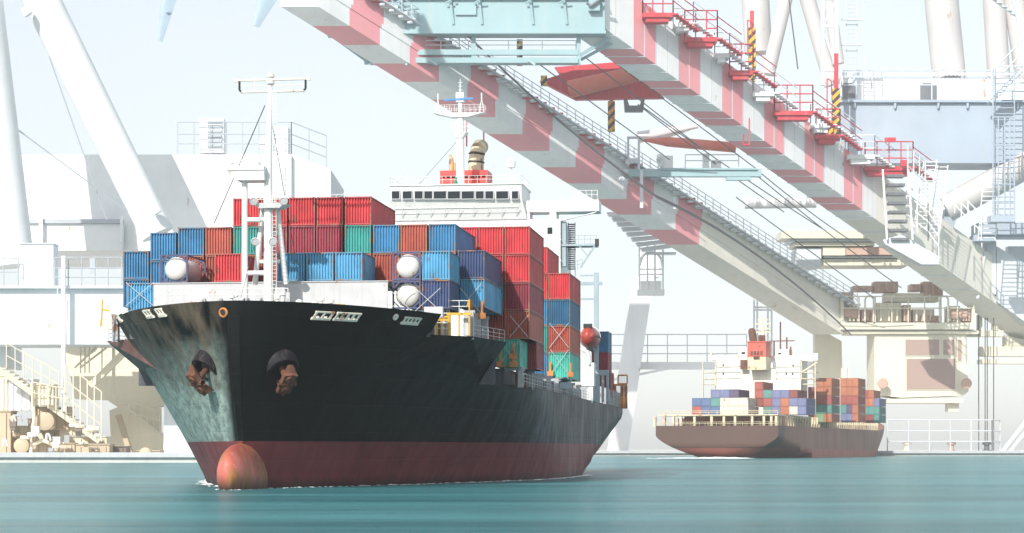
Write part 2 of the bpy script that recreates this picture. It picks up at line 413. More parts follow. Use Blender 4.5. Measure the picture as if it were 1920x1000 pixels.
# anchors in their bolsters
def anchor(px, py, side):
    p, nr, du, dv = find(px, py, side, 20, 7, 13)
    ax = (nr + Vector((0, -.2, -.75))).normalized()
    b_ = MB(); b_.lathe(p - ax * 1.4, ax, [(-1.6, 1.6), (1.6, 1.45), (1.8, 1.35), (1.75, 1.05), (.7, .9), (.65, .02)], 28)
    bo = b_.build('anchor_bolster', M['bolster'], ship, smooth=True); bo.data.set_sharp_from_angle(angle=R(40))
    a = MB(); c = p + ax * .95
    sidev = ax.cross(Vector((0, 0, 1))).normalized(); dn = ax.cross(sidev).normalized()
    if dn.z > 0: dn = -dn
    a.tube(c - ax * 1.6, c + ax * .3, .3, .34, n=10)                 # shank
    cr = c + ax * .55 + dn * .25                                      # crown block
    for k in (-1, 1):                                                 # two flukes with a thick rim
        r0 = cr + dn * (.75 * k)
        q1 = [r0 - sidev * .75 - dn * .55, r0 + sidev * .75 - dn * .55, r0 + sidev * .75 + dn * .55, r0 - sidev * .75 + dn * .55]
        a.hexa([v for v in q1] + [v + ax * (.55) for v in q1])
        tip = r0 + dn * (.9 * k) - ax * .5
        q2 = [tip - sidev * .3 - dn * .25, tip + sidev * .3 - dn * .25, tip + sidev * .3 + dn * .25, tip - sidev * .3 + dn * .25]
        a.hexa([v + ax * .1 for v in q1] + q2)
        a.lathe(r0 + ax * .5, ax, [(0, .48), (.18, .45), (.22, .25), (.1, .02)], 12)
    a.bar(cr - dn * 1.5 + ax * .5, cr + dn * 1.5 + ax * .5, .35, .3)
    a.lathe(cr - sidev * 1.0 + ax * .3, sidev, [(0, .32), (2.0, .32)], 10)
    a.v = [c + (v - c) * .8 for v in a.v]
    ao = a.build('anchor', M['rusty'], ship)
    return ao
anchor(388, 690, -1); anchor(530, 690, 1)
# side wedges that carry the walkway past the forecastle
for sd_, nm in ((-1, 0), (1, 0)):
    wv = MB()
    o_ = 4.5 if sd_ > 0 else 0; tb_ = 17.0 if sd_ > 0 else 18.6
    A = Vector((hb(20.5 - o_, 13.5) - 1.2, 19.6 - o_, 13.55)); B_ = Vector((tb_, 23.5 - .8 * o_, 13.55)); C_ = Vector((18.7, 30.6, 13.55)); D = Vector((hb(14.5 - .8 * o_, 10.3) - .05, 14.5 - .8 * o_, 10.3)); E = Vector((hb(30.6, 10) - .1, 30.6, 10)); A2 = Vector((14, 30.6, 13.55))
    fl = lambda v: (v.x * sd_, v.y, v.z)
    for fc in ((A, B_, C_, A2), (A, B_, D), (B_, D, E, C_), (A2, C_, E)): wv.face([fl(v) for v in fc])
    wo = wv.build('side_sponson', M['sponsonb'] if False else M['hull'] if sd_ > 0 else paint('brown_sponson_paint', (.10, .045, .035), .5, .2, .1), ship)  # starboard sponson in brown, port one in hull paint

def sp(px, py, s_): t, z = SL(px, py, s_); return Vector((t, s_, z))
# breakwater plate with stiffeners
bw = MB()
a, b_ = sp(288, 576, 16.4), sp(727, 528, 16.4); zt = b_.z
bw.box(a.x, b_.x, 16.4, 16.55, 14.4, zt); bw.box(a.x - .05, b_.x + .05, 16.3, 16.75, zt, zt + .08)
for k in range(15):
    x = a.x + .6 + (b_.x - a.x - 1.2) * k / 14; bw.hexa([(x - .05, 16.55, 14.4), (x + .05, 16.55, 14.4), (x + .05, 17.3, 14.4), (x - .05, 17.3, 14.4), (x - .05, 16.55, zt - .1), (x + .05, 16.55, zt - .1), (x + .05, 16.7, zt - .1), (x - .05, 16.7, zt - .1)])
bw.build('breakwater', M['deckgrey'], ship)
dp = MB(); dp.pbox = None
# foremast
fm = MB(); mt, _ = SL(503, 560, 12); mx = mt
zz = lambda py, s_=12: SL(503, py, s_)[1]
X = lambda px, s_=12: SL(px, 500, s_)[0]
fm.tube((mx, 12, 14.4), (mx, 12, zz(300)), .42, .35, n=14); fm.tube((mx, 12, zz(300)), (mx + .2, 12, zz(165)), .33, .18, n=12)
fm.tube((mx + .2, 12, zz(165)), (mx + .2, 12, zz(138)), .14, n=8)
lx = X(459); fm.tube((lx, 12, 14.4), (lx, 12, zz(340)), .30, .27, n=12)
for py in (412, 512): fm.tube((lx, 12, zz(py)), (mx, 12, zz(py)), .22, n=10)
for px0, px1 in ((478, 493), (536, 520)): fm.tube((X(px0, 14), 14, zz(530)), (X(px1, 13), 13, zz(385)), .25, .22, n=10)
for py in (434, 488): fm.tube((X(487, 13.5), 13.6, zz(py)), (X(525, 13.5), 13.6, zz(py)), .18, n=8)
fm.build('mast_post', M['white'], ship, smooth=True).data.set_sharp_from_angle(angle=R(40))
pl = MB(); z1, z2 = zz(322), zz(340)
pl.hexa([(X(448), 11, z2), (X(501), 11, z2), (X(501), 13.2, z2), (X(448), 13.2, z2), (X(430), 10.8, z1), (X(501), 10.8, z1), (X(501), 13.4, z1), (X(430), 13.4, z1)])
pl.box(X(432), X(501), 10.7, 13.5, z1 + .004, zz(314)); pl.box(X(474), X(488), 11.2, 12.2, zz(314), zz(304)); pl.tube((X(434), 11, zz(312)), (X(448), 11, zz(306)), .12)
pl.rail([(X(432), 10.8, zz(314)), (X(474), 10.8, zz(314))], .5, 1.0, .03)
z3, z4 = zz(392), zz(383); pl.cut()
pl.hexa([(X(489), 11.2, z3), (X(528), 11.2, z3), (X(528), 13, z3), (X(489), 13, z3), (X(480), 11, z4), (X(540), 11, z4), (X(540), 13.4, z4), (X(480), 13.4, z4)])
pl.rail([(X(480), 11, z4), (X(540), 11, z4)], .55, .9, .03)
pl.build('mast_platform', M['white'], ship)
for px, py in ((482, 380), (538, 380), (485, 455), (518, 455)):
    lp = MB(); lp.lathe((X(px), 10.9, zz(py)), (.1, -1, -.35), [(-.35, .12), (-.2, .3), (.15, .38), (.18, .34)], 14); lp.lathe((X(px), 10.9, zz(py)), (.1, -1, -.35), [(.12, .33), (.13, .01)], 12, 1)
    lp.build('deck_floodlight', [M['white'], M['deckgrey']], ship, smooth=True)
ya = MB()
for py, a, b_ in ((150, 443, 579), (172, 452, 571)): ya.tube((X(a), 12, zz(py)), (X(b_), 12, zz(py)), .10, n=8)
for px in (478, 540): ya.tube((X(px), 12, zz(145)), (X(px), 12, zz(172)), .04, n=5)
ya.tube((X(449), 12, zz(161)), (X(573), 12, zz(161)), .035, n=5)
for px, k in ((449, 1), (573, -1)): ya.path([(X(px), 12, zz(152)), (X(px), 12, zz(168)), (X(px + 5 * k), 12, zz(173))], .10, m=1)
for px in (443, 579): ya.box(X(px) - .15, X(px) + .15, 11.9, 12.1, zz(153), zz(147))
ya.lathe((mx + .2, 12, zz(158)), (0, 0, 1), [(0, .34), (.35, .36), (.36, .2), (.6, .2), (.62, .36), (.9, .3)], 12, 0)
ya.build('mast_yard', [M['cream2'], M['black']], ship)
sy = MB(); sy.tube((mx - .3, 12, zz(198)), SL(402, 418, 24)[0:1] + (24,) + SL(402, 418, 24)[1:], .045, n=5); sy.cut(); sy.tube((mx + .35, 12, zz(230)), (X(556, 15), 15, zz(490)), .035, n=5); sy.cut(); sy.tube((mx - .2, 12, zz(372)), (X(452, 10), 10, zz(560)), .03, n=5)
sy.build('mast_stay', M['wire'], ship)
ml = MB(); ml.ladder((mx + .6, 11.9, 15), (mx + .55, 11.9, zz(170)), (.16, 0, 0), 60, .025); ml.build('mast_ladder', M['white'], ship)
# forecastle gear
fr = MB(); 
def dz(px, py, s_=8): t, z = SL(px, py, s_); return Vector((t, s_, z))
fr.rail([dz(352, 566, 8), dz(540, 566, 8)], 1.15, 1.5, .035); fr.rail([dz(352, 566, 8), dz(300, 566, 14)], 1.1, 1.5, .03)
fr.build('forecastle_railing', M['white'], ship)
wd = MB()
for px in (400, 450, 475):
    wd.cut(); c = dz(px, 560, 11); wd.lathe((c.x - .9, 11, 15.6), (1, 0, 0), [(0, 1.0), (.15, 1.0), (.16, .55), (1.5, .55), (1.51, 1.0), (1.66, 1.0), (1.67, .02)], 18); wd.box(c.x - 1.1, c.x + 1.1, 10.6, 11.4, 14.5, 15.3)
wd.build('windlass', M['post'], ship)
vt = MB()
for px, hgt in ((374, 1.2), (434, 1.6), (520, 1.5), (530, 1.8), (561, 1.1), (590, 1.0), (602, 1.3), (620, 1.1)):
    vt.cut(); c = dz(px, 562, 7); vt.tube((c.x, 7, 14.4), (c.x, 7, 14.7 + hgt), .16, n=10); vt.lathe((c.x, 7, 14.7 + hgt), (0, 0, 1), [(0, .16), (0, .3), (.25, .3), (.35, .02)], 10)
vt.cut(); vt.path([dz(428, 566, 8), dz(432, 552, 8), dz(440, 548, 8), dz(444, 556, 8)], .2, 8)
vt.build('deck_vent', M['white'], ship)
rp = MB()
for px in (600, 612, 628, 638, 395, 490, 512):
    rp.cut(); c = dz(px, 567, 6.5); rp.lathe((c.x - .35, 6.5, 15.15), (1, .1, 0), [(0, .2), (0, .55), (.7, .55), (.7, .2)], 14)
rp.build('mooring_rope', M['rope'], ship)
yv = MB()
for px in (385, 424, 500, 512): yv.cut(); c = dz(px, 565, 8.5); yv.box(c.x - .3, c.x + .3, 8.3, 8.7, 14.5, 15.7)
yv.build('brake_box', M['yellow'], ship)

# main deck: hatch coaming, stanchions, catwalk rail
hc = MB(); hc.box(-17.3, 17.3, 38.6, 108, 9.4, 11.35); hc.cut(); hc.box(-13.2, 13.2, 17.6, 30.0, 13.2, 15.85)
hc.cut(); hc.box(-17.2, 17.2, 140, 168, 9.4, 11.6); hc.build('hatch_coaming', M['hatch'], ship)
k = 0; s_ = 39.6
while s_ < 108:
    po = MB(); po.box(18.6, 19.1, s_ - .25, s_ + .25, 9.5, 11.3); po.box(17.31, 19.3, s_ - .12, s_ + .12, 11.15, 11.45)
    po.build('stanchion', M['post'], ship); s_ += 8.2; k += 1
for s_ in (20.5, 24.5, 29.5):
    for sd_ in (-1, 1):
        po = MB(); po.box(16.7 * sd_ - .3, 16.7 * sd_ + .3, s_ - .3, s_ + .3, 13.3, 15.85); po.box(min(16.61, 17.6) * sd_ - .5, 16.61 * sd_ + .5, s_ - .1, s_ + .1, 15.7, 15.95); po.build('stanchion', M['post'], ship)
rl = MB(); rl.rail([(19.3, 38.8, 9.7), (19.3, 108, 9.7)], 1.1, 2.2, .03, rails=(1, .66, .33)); rl.cut(); rl.rail([(16.8, 20.3, 13.55), (18.5, 30.2, 13.55)], 1.1, 1.6, .03, rails=(1, .66, .33))
rl.cut(); rl.rail([(-18.4, 23.6, 13.55), (-18.5, 30.2, 13.55)], 1.1, 1.6, .03, rails=(1, .66, .33)); rl.cut(); rl.rail([(-14, 20.4, 13.55), (-18.4, 23.6, 13.55)], 1.1, 1.6, .03, rails=(1, .66, .33))
rl.cut(); rl.rail([(19.2, 138, 9.7), (19.0, 171, 9.7), (-19, 171, 9.7)], 1.1, 2.0, .03, rails=(1, .66, .33)); rl.build('deck_railing', M['deckgrey'], ship)
for s_ in (41.2, 45):
    wdg = MB(); wdg.box(18.2, 18.9, s_ - .8, s_ + .5, 9.55, 10.9); wdg.build('timber_box', M['rusty'], ship)
# yellow stair platform at the port end of the forecastle
yp = MB(); L0 = lambda px, py, s_=18.2: Vector((SL(px, py, s_)[0], s_, SL(px, py, s_)[1]))
for px in (819, 828, 842, 861, 880): yp.tube(L0(px, 630), L0(px, 590 if px > 835 else 600), .09 if px != 842 else .16, n=8)
yp.bar(L0(838, 589), L0(884, 589), .3, .22); yp.bar(L0(816, 600), L0(842, 600), .15); yp.path([L0(816, 600), L0(840, 594), L0(846, 588)], .12); yp.path([L0(880, 588), L0(880, 562), L0(876, 575)], .07)
yp.build('yellow_access_frame', M['yellow'], ship)
wr = MB(); wr.rail([L0(842, 588), L0(880, 588)], 1.15, .9, .035); wr.cut(); wr.rail([L0(816, 628), L0(860, 630)], 1.1, .8, .035); wr.cut(); wr.rail([L0(829, 600), L0(838, 588)], 1.0, .6, .03)
wr.build('access_railing', M['white'], ship)
wl = MB(); wl.box(SL(826, 600, 19)[0], SL(838, 600, 19)[0], 19, 19.6, 13.6, 15.6); wl.cut(); wl.box(SL(869, 600, 19)[0], SL(881, 600, 19)[0], 19, 19.6, 13.6, 15.7); wl.cut(); wl.box(SL(795, 590, 15.7)[0], SL(830, 590, 15.7)[0], 15.7, 16.2, 15.0, 16.0)
wl.build('deck_locker', M['deckgrey'], ship)
yl = MB(); c = L0(197, 585, 22); yl.path([L0(190, 612), L0(192, 562)], .08); yl.path([L0(192, 580), L0(205, 583)], .10); yl.rail([L0(188, 622), L0(204, 622)], 1.1, .7, .03); yl.build('yellow_davit', M['yellow'], ship)
# ------------------------------------------------------------------ deckhouse of ship one
SB = 121.0
q = lambda px, py, s_=SB: Vector((SL(px, py, s_)[0], s_, SL(px, py, s_)[1]))
zq = lambda py, s_=SB: SL(960, py, s_)[1]
dh = MB(); zb = zq(412)
dh.box(-14, 14, SB, SB + 14, 9.55, zb)
for k in range(1, 6): dh.box(-14.1, 14.1, SB - .08, SB + 14.1, zb - 2.9 * k - .06, zb - 2.9 * k + .06)
house = dh.build('deckhouse', M['white'], ship)
wh = MB(); za, zc, zd = zq(398), zq(377), zq(349)
# wheelhouse: slanted apron, window band, roof
xa, xb = -9.5, 8.8; sF = SB - 1.6
wh.hexa([(xa - .6, SB - .2, zb + .01), (xb + .6, SB - .2, zb + .01), (xb + .6, SB + 8, zb + .01), (xa - .6, SB + 8, zb + .01), (xa, sF, zq(374)), (xb, sF, zq(374)), (xb, SB + 8, zq(374)), (xa, SB + 8, zq(374))])
wh.hexa([(xa, sF, zq(374) + .005), (xb, sF, zq(374) + .005), (xb, SB + 8, zq(374) + .005), (xa, SB + 8, zq(374) + .005), (xa, sF - .25, zd), (xb, sF - .25, zd), (xb, SB + 8, zd), (xa, SB + 8, zd)])
wh.box(xa - .15, xb + .15, sF - .45, SB + 8.2, zd + .004, zd + .16)
for k in range(9):
    x = xa + 1.4 + k * 2.0; wh.bar((x, SB - .6, zq(405)), (x + .4, sF - .1, zq(388)), .07)
for k in range(2): wh.bar((xa + .5, SB - .75 - k * .35, zq(399 - 9 * k)), (xb - .5, SB - .75 - k * .35, zq(399 - 9 * k)), .06)
wh.build('wheelhouse', M['white'], ship)
for a, b_ in ((52, 100), (122, 180), (200, 250), (262, 312), (323, 402), (414, 492), (504, 582), (595, 645), (657, 707), (727, 803), (828, 868)):
    p0, p1 = q(720 + a / 3.45, 373, sF - .2), q(720 + b_ / 3.45, 359, sF - .2); o_ = .02
    fr_ = MB(); fr_.box(p0.x - .10, p1.x + .10, sF - .32, sF + .1, p0.z - .10, p1.z + .10); fw = fr_.build('window', M['deckgrey'], ship)
    g = MB(); g.box(p0.x, p1.x, sF - .335, sF + .05, p0.z, p1.z); g.build('pane', M['glass'], fw)
wg = MB()
for sd_ in (-1, 1):
    wg.cut(); wg.box(min(8.81 * sd_, 19.3 * sd_), max(8.81 * sd_, 19.3 * sd_), SB, SB + 4, za, zc)
    for t0, t1 in ((9.0, 9.7), (12.5, 13.4)): wg.box(min(t0 * sd_, t1 * sd_), max(t0 * sd_, t1 * sd_), SB + .1, SB + 3.6, zb + .01, za - .003)
    wg.hexa([(13.5 * sd_, SB + .1, zb - .2), (14.3 * sd_, SB + .1, zb - .2), (14.3 * sd_, SB + .9, zb - .2), (13.5 * sd_, SB + .9, zb - .2), (18.6 * sd_, SB + .1, za - .3), (19.2 * sd_, SB + .1, za - .01), (19.2 * sd_, SB + .9, za - .01), (18.6 * sd_, SB + .9, za - .3)])
    wg.rail([(16 * sd_, SB + .2, zc), (19.1 * sd_, SB + .2, zc)], 1.3, .8, .035)
wg.build('bridge_wing', M['white'], ship)
hwn = MB(); p0 = q(1031, 432)
for px, py in ((1031, 432),): c = q(px, py, SB - .03); hwn.box(c.x - .35, c.x + .35, SB - .05, SB + .1, c.z - .5, c.z + .4)
hwn.build('window', M['glass'], ship)
rr = MB(); rr.rail([(xa, sF - .3, zd + .16), (xb, sF - .3, zd + .16), (xb, SB + 8, zd + .16)], 1.1, 1.2, .03); rr.cut(); rr.rail([(xa, sF - .3, zd + .16), (xa, SB + 8, zd + .16)], 1.1, 1.2, .03)
rr.build('roof_railing', M['white'], ship)
an = MB()
for px, h_ in ((735, 2.0), (753, 2.6), (762, 2.0), (776, 3.2), (926, 3.9), (929, 1.8), (745, 1.4)): an.cut(); c = q(px, 348, SB + 2); an.tube((c.x, SB + 2, zd), (c.x, SB + 2, zd + h_), .07, .03, n=6)
an.build('whip_aerial', M['deckgrey'], ship)
# satellite dome
c = q(958, 348, SB + 3); rd = MB(); rd.tube((c.x, SB + 3, zd), (c.x, SB + 3, zq(309)), .16, n=10)
for k in range(3): a = k * 2.1; rd.tube((c.x + 1.0 * math.cos(a), SB + 3 + math.sin(a), zd), (c.x, SB + 3, zq(318)), .05, n=5)
rd.lathe((c.x, SB + 3, zq(309)), (0, 0, 1), [(0, .1), (0, .62), (.5, .66), (.9, .62), (1.2, .4), (1.35, .02)], 18); rd.build('satellite_dome', M['white'], ship, smooth=True).data.set_sharp_from_angle(angle=R(40))
# radar mast
mxx = q(863, 340, SB + 4).x; Zm = lambda py: zq(py, SB + 4); Xm = lambda px: q(px, 300, SB + 4).x; sm = SB + 4
rm = MB(); rm.tube((mxx, sm, zd), (mxx, sm, Zm(210)), .62, .5, n=16); rm.tube((mxx, sm, Zm(210)), (mxx, sm, Zm(175)), .3, n=10); rm.tube((mxx, sm, Zm(175)), (mxx, sm, Zm(146)), .1, .05, n=8)
for py in (153, 160, 167): rm.tube((mxx - .35, sm, Zm(py)), (mxx + .35, sm, Zm(py)), .04, n=5)
rm.build('radar_mast', M['white'], ship, smooth=True).data.set_sharp_from_angle(angle=R(40))
rpf = MB(); z1, z2 = Zm(211), Zm(219)
rpf.hexa([(Xm(848), sm - .7, z2), (Xm(878), sm - .7, z2), (Xm(878), sm + .7, z2), (Xm(848), sm + .7, z2), (Xm(815), sm - .9, z1), (Xm(911), sm - .9, z1), (Xm(911), sm + .9, z1), (Xm(815), sm + .9, z1)])
rpf.rail([(Xm(817), sm - .8, z1), (Xm(909), sm - .8, z1)], 1.1, .7, .03); rpf.rail([(Xm(817), sm + .8, z1), (Xm(909), sm + .8, z1)], 1.1, .7, .03)
for px in (821, 903):
    for d_ in (-.35, .35): rpf.tube((Xm(px) + d_, sm, z1), (Xm(px), sm, Zm(183)), .05, n=5)
    rpf.tube((Xm(px), sm, Zm(185)), (Xm(px), sm, Zm(173)), .10, n=6)
z3, z4 = Zm(247), Zm(258)
rpf.hexa([(mxx - .4, sm - .6, z4), (mxx + .4, sm - .6, z4), (mxx + .4, sm + .4, z4), (mxx - .4, sm + .4, z4), (Xm(847), sm - 1.1, z3), (Xm(877), sm - 1.1, z3), (Xm(877), sm + .8, z3), (Xm(847), sm + .8, z3)])
rpf.rail([(Xm(847), sm - 1.0, z3), (Xm(877), sm - 1.0, z3), (Xm(877), sm + .7, z3)], 1.2, .6, .03)
rpf.box(mxx - .55, mxx + .55, sm - .5, sm + .5, Zm(190), Zm(172)); rpf.build('radar_platform', M['white'], ship)
rb = MB(); rb.bar((Xm(834), sm - .4, Zm(186)), (Xm(888), sm - .5, Zm(184.5)), .3, .28); rb.tube((mxx, sm, Zm(186)), (mxx, sm, Zm(192)), .15); rb.build('radar_scanner', M['blue'], ship)
gl = MB(); c = q(855, 345, SB - .5); gl.lathe((c.x, SB - .6, zd + .1), (0, 0, 1), [(0, .25), (.5, .3), (.6, .18), (1.0, .22), (1.2, .1), (1.25, .01)], 12); gl.build('green_lantern', M['green'], ship)
# funnel
fs = SB + 9; Xf = lambda px: q(px, 330, fs).x; Zf = lambda py: zq(py, fs)
fu = MB()
for a, b_ in ((825, 856), (868, 914)):
    fu.cut()
    x0, x1 = Xf(a), Xf(b_); zt_ = Zf(318); zl = Zf(347)
    fu.box(x0, x1, fs, fs + 5, zb, zl + 1.1); fu.box(x0, x1, fs, fs + 5, zt_ - .7, zt_)
    nb = max(3, int((x1 - x0) / .75))
    for k in range(nb + 1): x = x0 + (x1 - x0 - .22) * k / nb; fu.box(x, x + .22, fs + .02, fs + 4.98, zl + 1.105, zt_ - .705)
fu.build('funnel_casing', M['red'], ship)
fk = MB(); fk.box(Xf(827), Xf(855), fs + .5, fs + 4.5, zb, Zf(320)); fk.cut(); fk.box(Xf(869), Xf(912), fs + .5, fs + 4.5, zb, Zf(320)); fk.build('funnel_inside', M['dark'], ship)
ep = MB(); x = Xf(888); pts = [(x, fs + 2.5, Zf(325)), (x, fs + 2.5, Zf(297)), (x + .1, fs + 2.5, Zf(285)), (x + .25, fs + 2.8, Zf(275)), (x + .35, fs + 3.6, Zf(268)), (x + .4, fs + 4.6, Zf(266))]
for a, b_ in zip(pts, pts[1:]): ep.tube(a, b_, 1.12, 1.08, n=18)
for py in (300, 284): ep.lathe((x + (.1 if py < 290 else 0), fs + 2.5, Zf(py)), (.05, 0, 1), [(0, 1.1), (0, 1.2), (.16, 1.2), (.16, 1.1)], 18, 1)
ep.build('exhaust_pipe', [paint('sooty_cream', (.62, .52, .36), .6, .35, .3, (.16, .12, .08), .5), M['black']], ship, smooth=True).data.set_sharp_from_angle(angle=R(50))
e2 = MB(); x = Xf(842); e2.tube((x, fs + 2, Zf(322)), (x, fs + 2, Zf(293)), .38, .33, n=12); e2.tube((x, fs + 2, Zf(293)), (x - .2, fs + 2, Zf(284)), .28, .2, n=10); e2.tube((x + .5, fs + 2, Zf(322)), (x + .5, fs + 2, Zf(300)), .14, n=8)
e2.build('small_exhaust_pipe', paint('buff_paint', (.62, .42, .22), .6, .2, .3), ship)
st_ = MB(); st_.tube((mxx - .4, sm, Zm(262)), (Xm(790), SB, zd), .03, n=5); st_.build('mast_stay', M['wire'], ship)
# stair tower and side platform on the port side of the house
sw_ = MB(); X1 = lambda px: q(px, 450, SB + 2).x; Z1 = lambda py: zq(py, SB + 2)
sw_.box(14.01, X1(1063), SB + .6, SB + 2, zq(500), zb - .3)
for px in (1066, 1079): sw_.tube((X1(px), SB + 1.5, zq(520)), (X1(px), SB + 1.5, Z1(420)), .08, n=6)
sw_.cut(); sw_.box(X1(1050), X1(1121), SB + .4, SB + 3.2, Z1(465), Z1(461)); sw_.bar((X1(1088), SB + .6, Z1(465)), (X1(1104), SB + .6, Z1(484)), .18); sw_.bar((X1(1117), SB + .6, Z1(465)), (X1(1090), SB + .6, Z1(505)), .22)
sw_.rail([(X1(1076), SB + .5, Z1(461)), (X1(1120), SB + .5, Z1(461))], 1.15, .8, .03); sw_.rail([(X1(1076), SB + .5, Z1(510)), (X1(1094), SB + .5, Z1(506))], 1.15, .6, .03)
sw_.build('side_platform', M['paleblue'], ship)
stp = MB()
for k in range(22): z = zq(505) + (Z1(420) - zq(505)) * k / 22; stp.box(X1(1067), X1(1078), SB + 1.2, SB + 1.9, z, z + .12)
stp.build('outside_stair', M['dark'], ship); nl = MB(); c = q(1119, 455, SB + .4); nl.box(c.x - .25, c.x + .25, SB + .3, SB + 1, c.z - .4, c.z + .5); nl.build('sidelight', M['black'], ship)
# boat-deck crane post, davit, lockers
cs = 113; X2 = lambda px, s_=cs: SL(px, 600, s_)[0]; Z2 = lambda py, s_=cs: SL(1100, py, s_)[1]
cpb = MB(); cpb.bar((X2(1118), cs, 9.6), (X2(1118), cs, Z2(512)), .58, .6)
for py, a, b_, wv_ in ((532, 1088, 1129, .42), (517, 1088, 1118, .2), (561, 1088, 1116, .24)): cpb.bar((X2(a), cs - .1, Z2(py)), (X2(b_), cs - .1, Z2(py)), wv_)
cpb.build('boat_deck_post', M['paleblue'], ship)
dv_ = MB(); dv_.path([(X2(1088, 108), 108, Z2(655, 108)), (X2(1100, 108), 108, Z2(660, 108)), (X2(1105, 108), 108, Z2(668, 108)), (X2(1105, 108), 108, Z2(684, 108))], .2, 8); dv_.cut(); dv_.bar((X2(1086, 109), 109, Z2(664, 109)), (X2(1103, 109), 109, Z2(688, 109)), .25); dv_.cut(); dv_.bar((X2(1088, 116), 116, Z2(658, 116)), (X2(1120, 116), 116, Z2(652, 116)), .5)
dv_.build('boat_davit', M['white'], ship)
lk = MB(); lk.box(X2(1089, 108), X2(1113, 108), 108.2, 110.5, Z2(724, 108), Z2(680, 108)); lk.cut(); lk.box(X2(1090, 108), X2(1112, 108), 107.9, 108.1, Z2(756, 108), Z2(726, 108)); lk.build('white_locker', M['white'], ship)
gf = MB(); s_ = 114
for px in (1114, 1122, 1130, 1139): gf.box(X2(px, s_) - .16, X2(px, s_) + .16, s_, s_ + .5, 9.6, Z2(704, s_))
gf.box(X2(1112, s_), X2(1141, s_), s_ - .05, s_ + .6, Z2(704, s_), Z2(694, s_)); gf.build('side_frame', M['paleblue'], ship)
gd = MB(); s_ = 126
gd.box(-17.5, 18.4, 136.5, 139, 9.6, 12.4)
for k in range(9): gd.cut(); x0 = 110 + k * 6.6; gd.box(18.45, 18.95, x0, x0 + .8, 9.55, 12.2)
gd.build('aft_deck_casing', M['post'], ship)
gw = MB(); s_ = 70; X3 = lambda px: SL(px, 720, 70)[0]; Z3 = lambda py: SL(1060, py, 70)[1]
gw.box(X3(1051), X3(1071), 70, 70.5, Z3(729), Z3(717)); gw.rail([(X3(1048), 70.2, Z3(735)), (X3(1072), 70.2, Z3(735))], .8, .4, .04); gw.path([(X3(1048), 70, Z3(712)), (X3(1060), 70, Z3(708)), (X3(1073), 70, Z3(714))], .1); gw.build('accommodation_ladder', M['paleblue'], ship)
so_ = MB(); s_ = 158; X4 = lambda px: SL(px, 720, 158)[0]; Z4 = lambda py: SL(1160, py, 158)[1]
for a, b_, c_, d_ in ((1142, 1150, 704, 720), (1159, 1176, 704, 720)):
    for py in (c_, d_): so_.bar((X4(a), 158, Z4(py)), (X4(b_), 158, Z4(py)), .22)
    for px in (a, b_): so_.bar((X4(px), 158, Z4(c_)), (X4(px), 158, Z4(d_)), .2)
so_.bar((X4(1140), 158, Z4(722)), (X4(1176), 158, Z4(722)), .4, .3)
for px in (1144, 1152, 1166, 1173): so_.bar((X4(px), 158.4, 9.6), (X4(px), 158.4, Z4(724)), .5)
so_.build('aft_mooring_frame', M['rustorange'], ship)
# lifeboat (hangs in its davit, so a thing of its own)
lbs = 110; lt, lz = SL(1106, 633, lbs); Lp = SW(lt, lbs, lz)
lb = MB(); n_ = 18; sec = 16
for i in range(n_ + 1):
    u = i / n_ * 2 - 1; r_ = (1 - abs(u) ** 3.2) ** .6 if abs(u) < 1 else 0
    for k in range(sec):
        a = 2 * math.pi * k / sec; x = math.cos(a) * 1.32 * r_; z = math.sin(a) * (1.45 if math.sin(a) > 0 else 1.5) * (r_ ** .7)
        if math.sin(a) > .3: x *= .86
        lb.v.append(Vector((x, u * 4.2, z)))
for i in range(n_):
    for k in range(sec): j = (k + 1) % sec; lb.f.append([i * sec + k, i * sec + j, i * sec + sec + j, i * sec + sec + k]); lb.m.append(0)
lo = lb.build('lifeboat', M['orange'], None, smooth=2); lo.location = Lp; lo.rotation_euler = (0, 0, -TH)
tag(lo, 'orange enclosed lifeboat hung in a davit on the port side of the black ship', 'lifeboat')
lk2 = MB(); lk2.box(-1.37, 1.37, -3.0, 3.0, -.12, .12); lk2.box(-.12, .12, -4.0, 4.0, -1.75, -1.3); lk2.build('fender', M['black'], lo)
lh = MB(); lh.box(-.55, .55, -3.3, -2.4, 1.1, 1.62); lh.box(-.75, .75, -3.9, -3.6, -.1, .45, 1); lh.build('hatch', [M['dark'], M['orange']], lo)
lw = MB(); lw.path([(-1.45 * math.cos(a) * .97, 0, 1.5 * math.sin(a)) for a in [k * math.pi / 12 for k in range(13)]], .05); lw.build('grab_line', M['white'], lo)

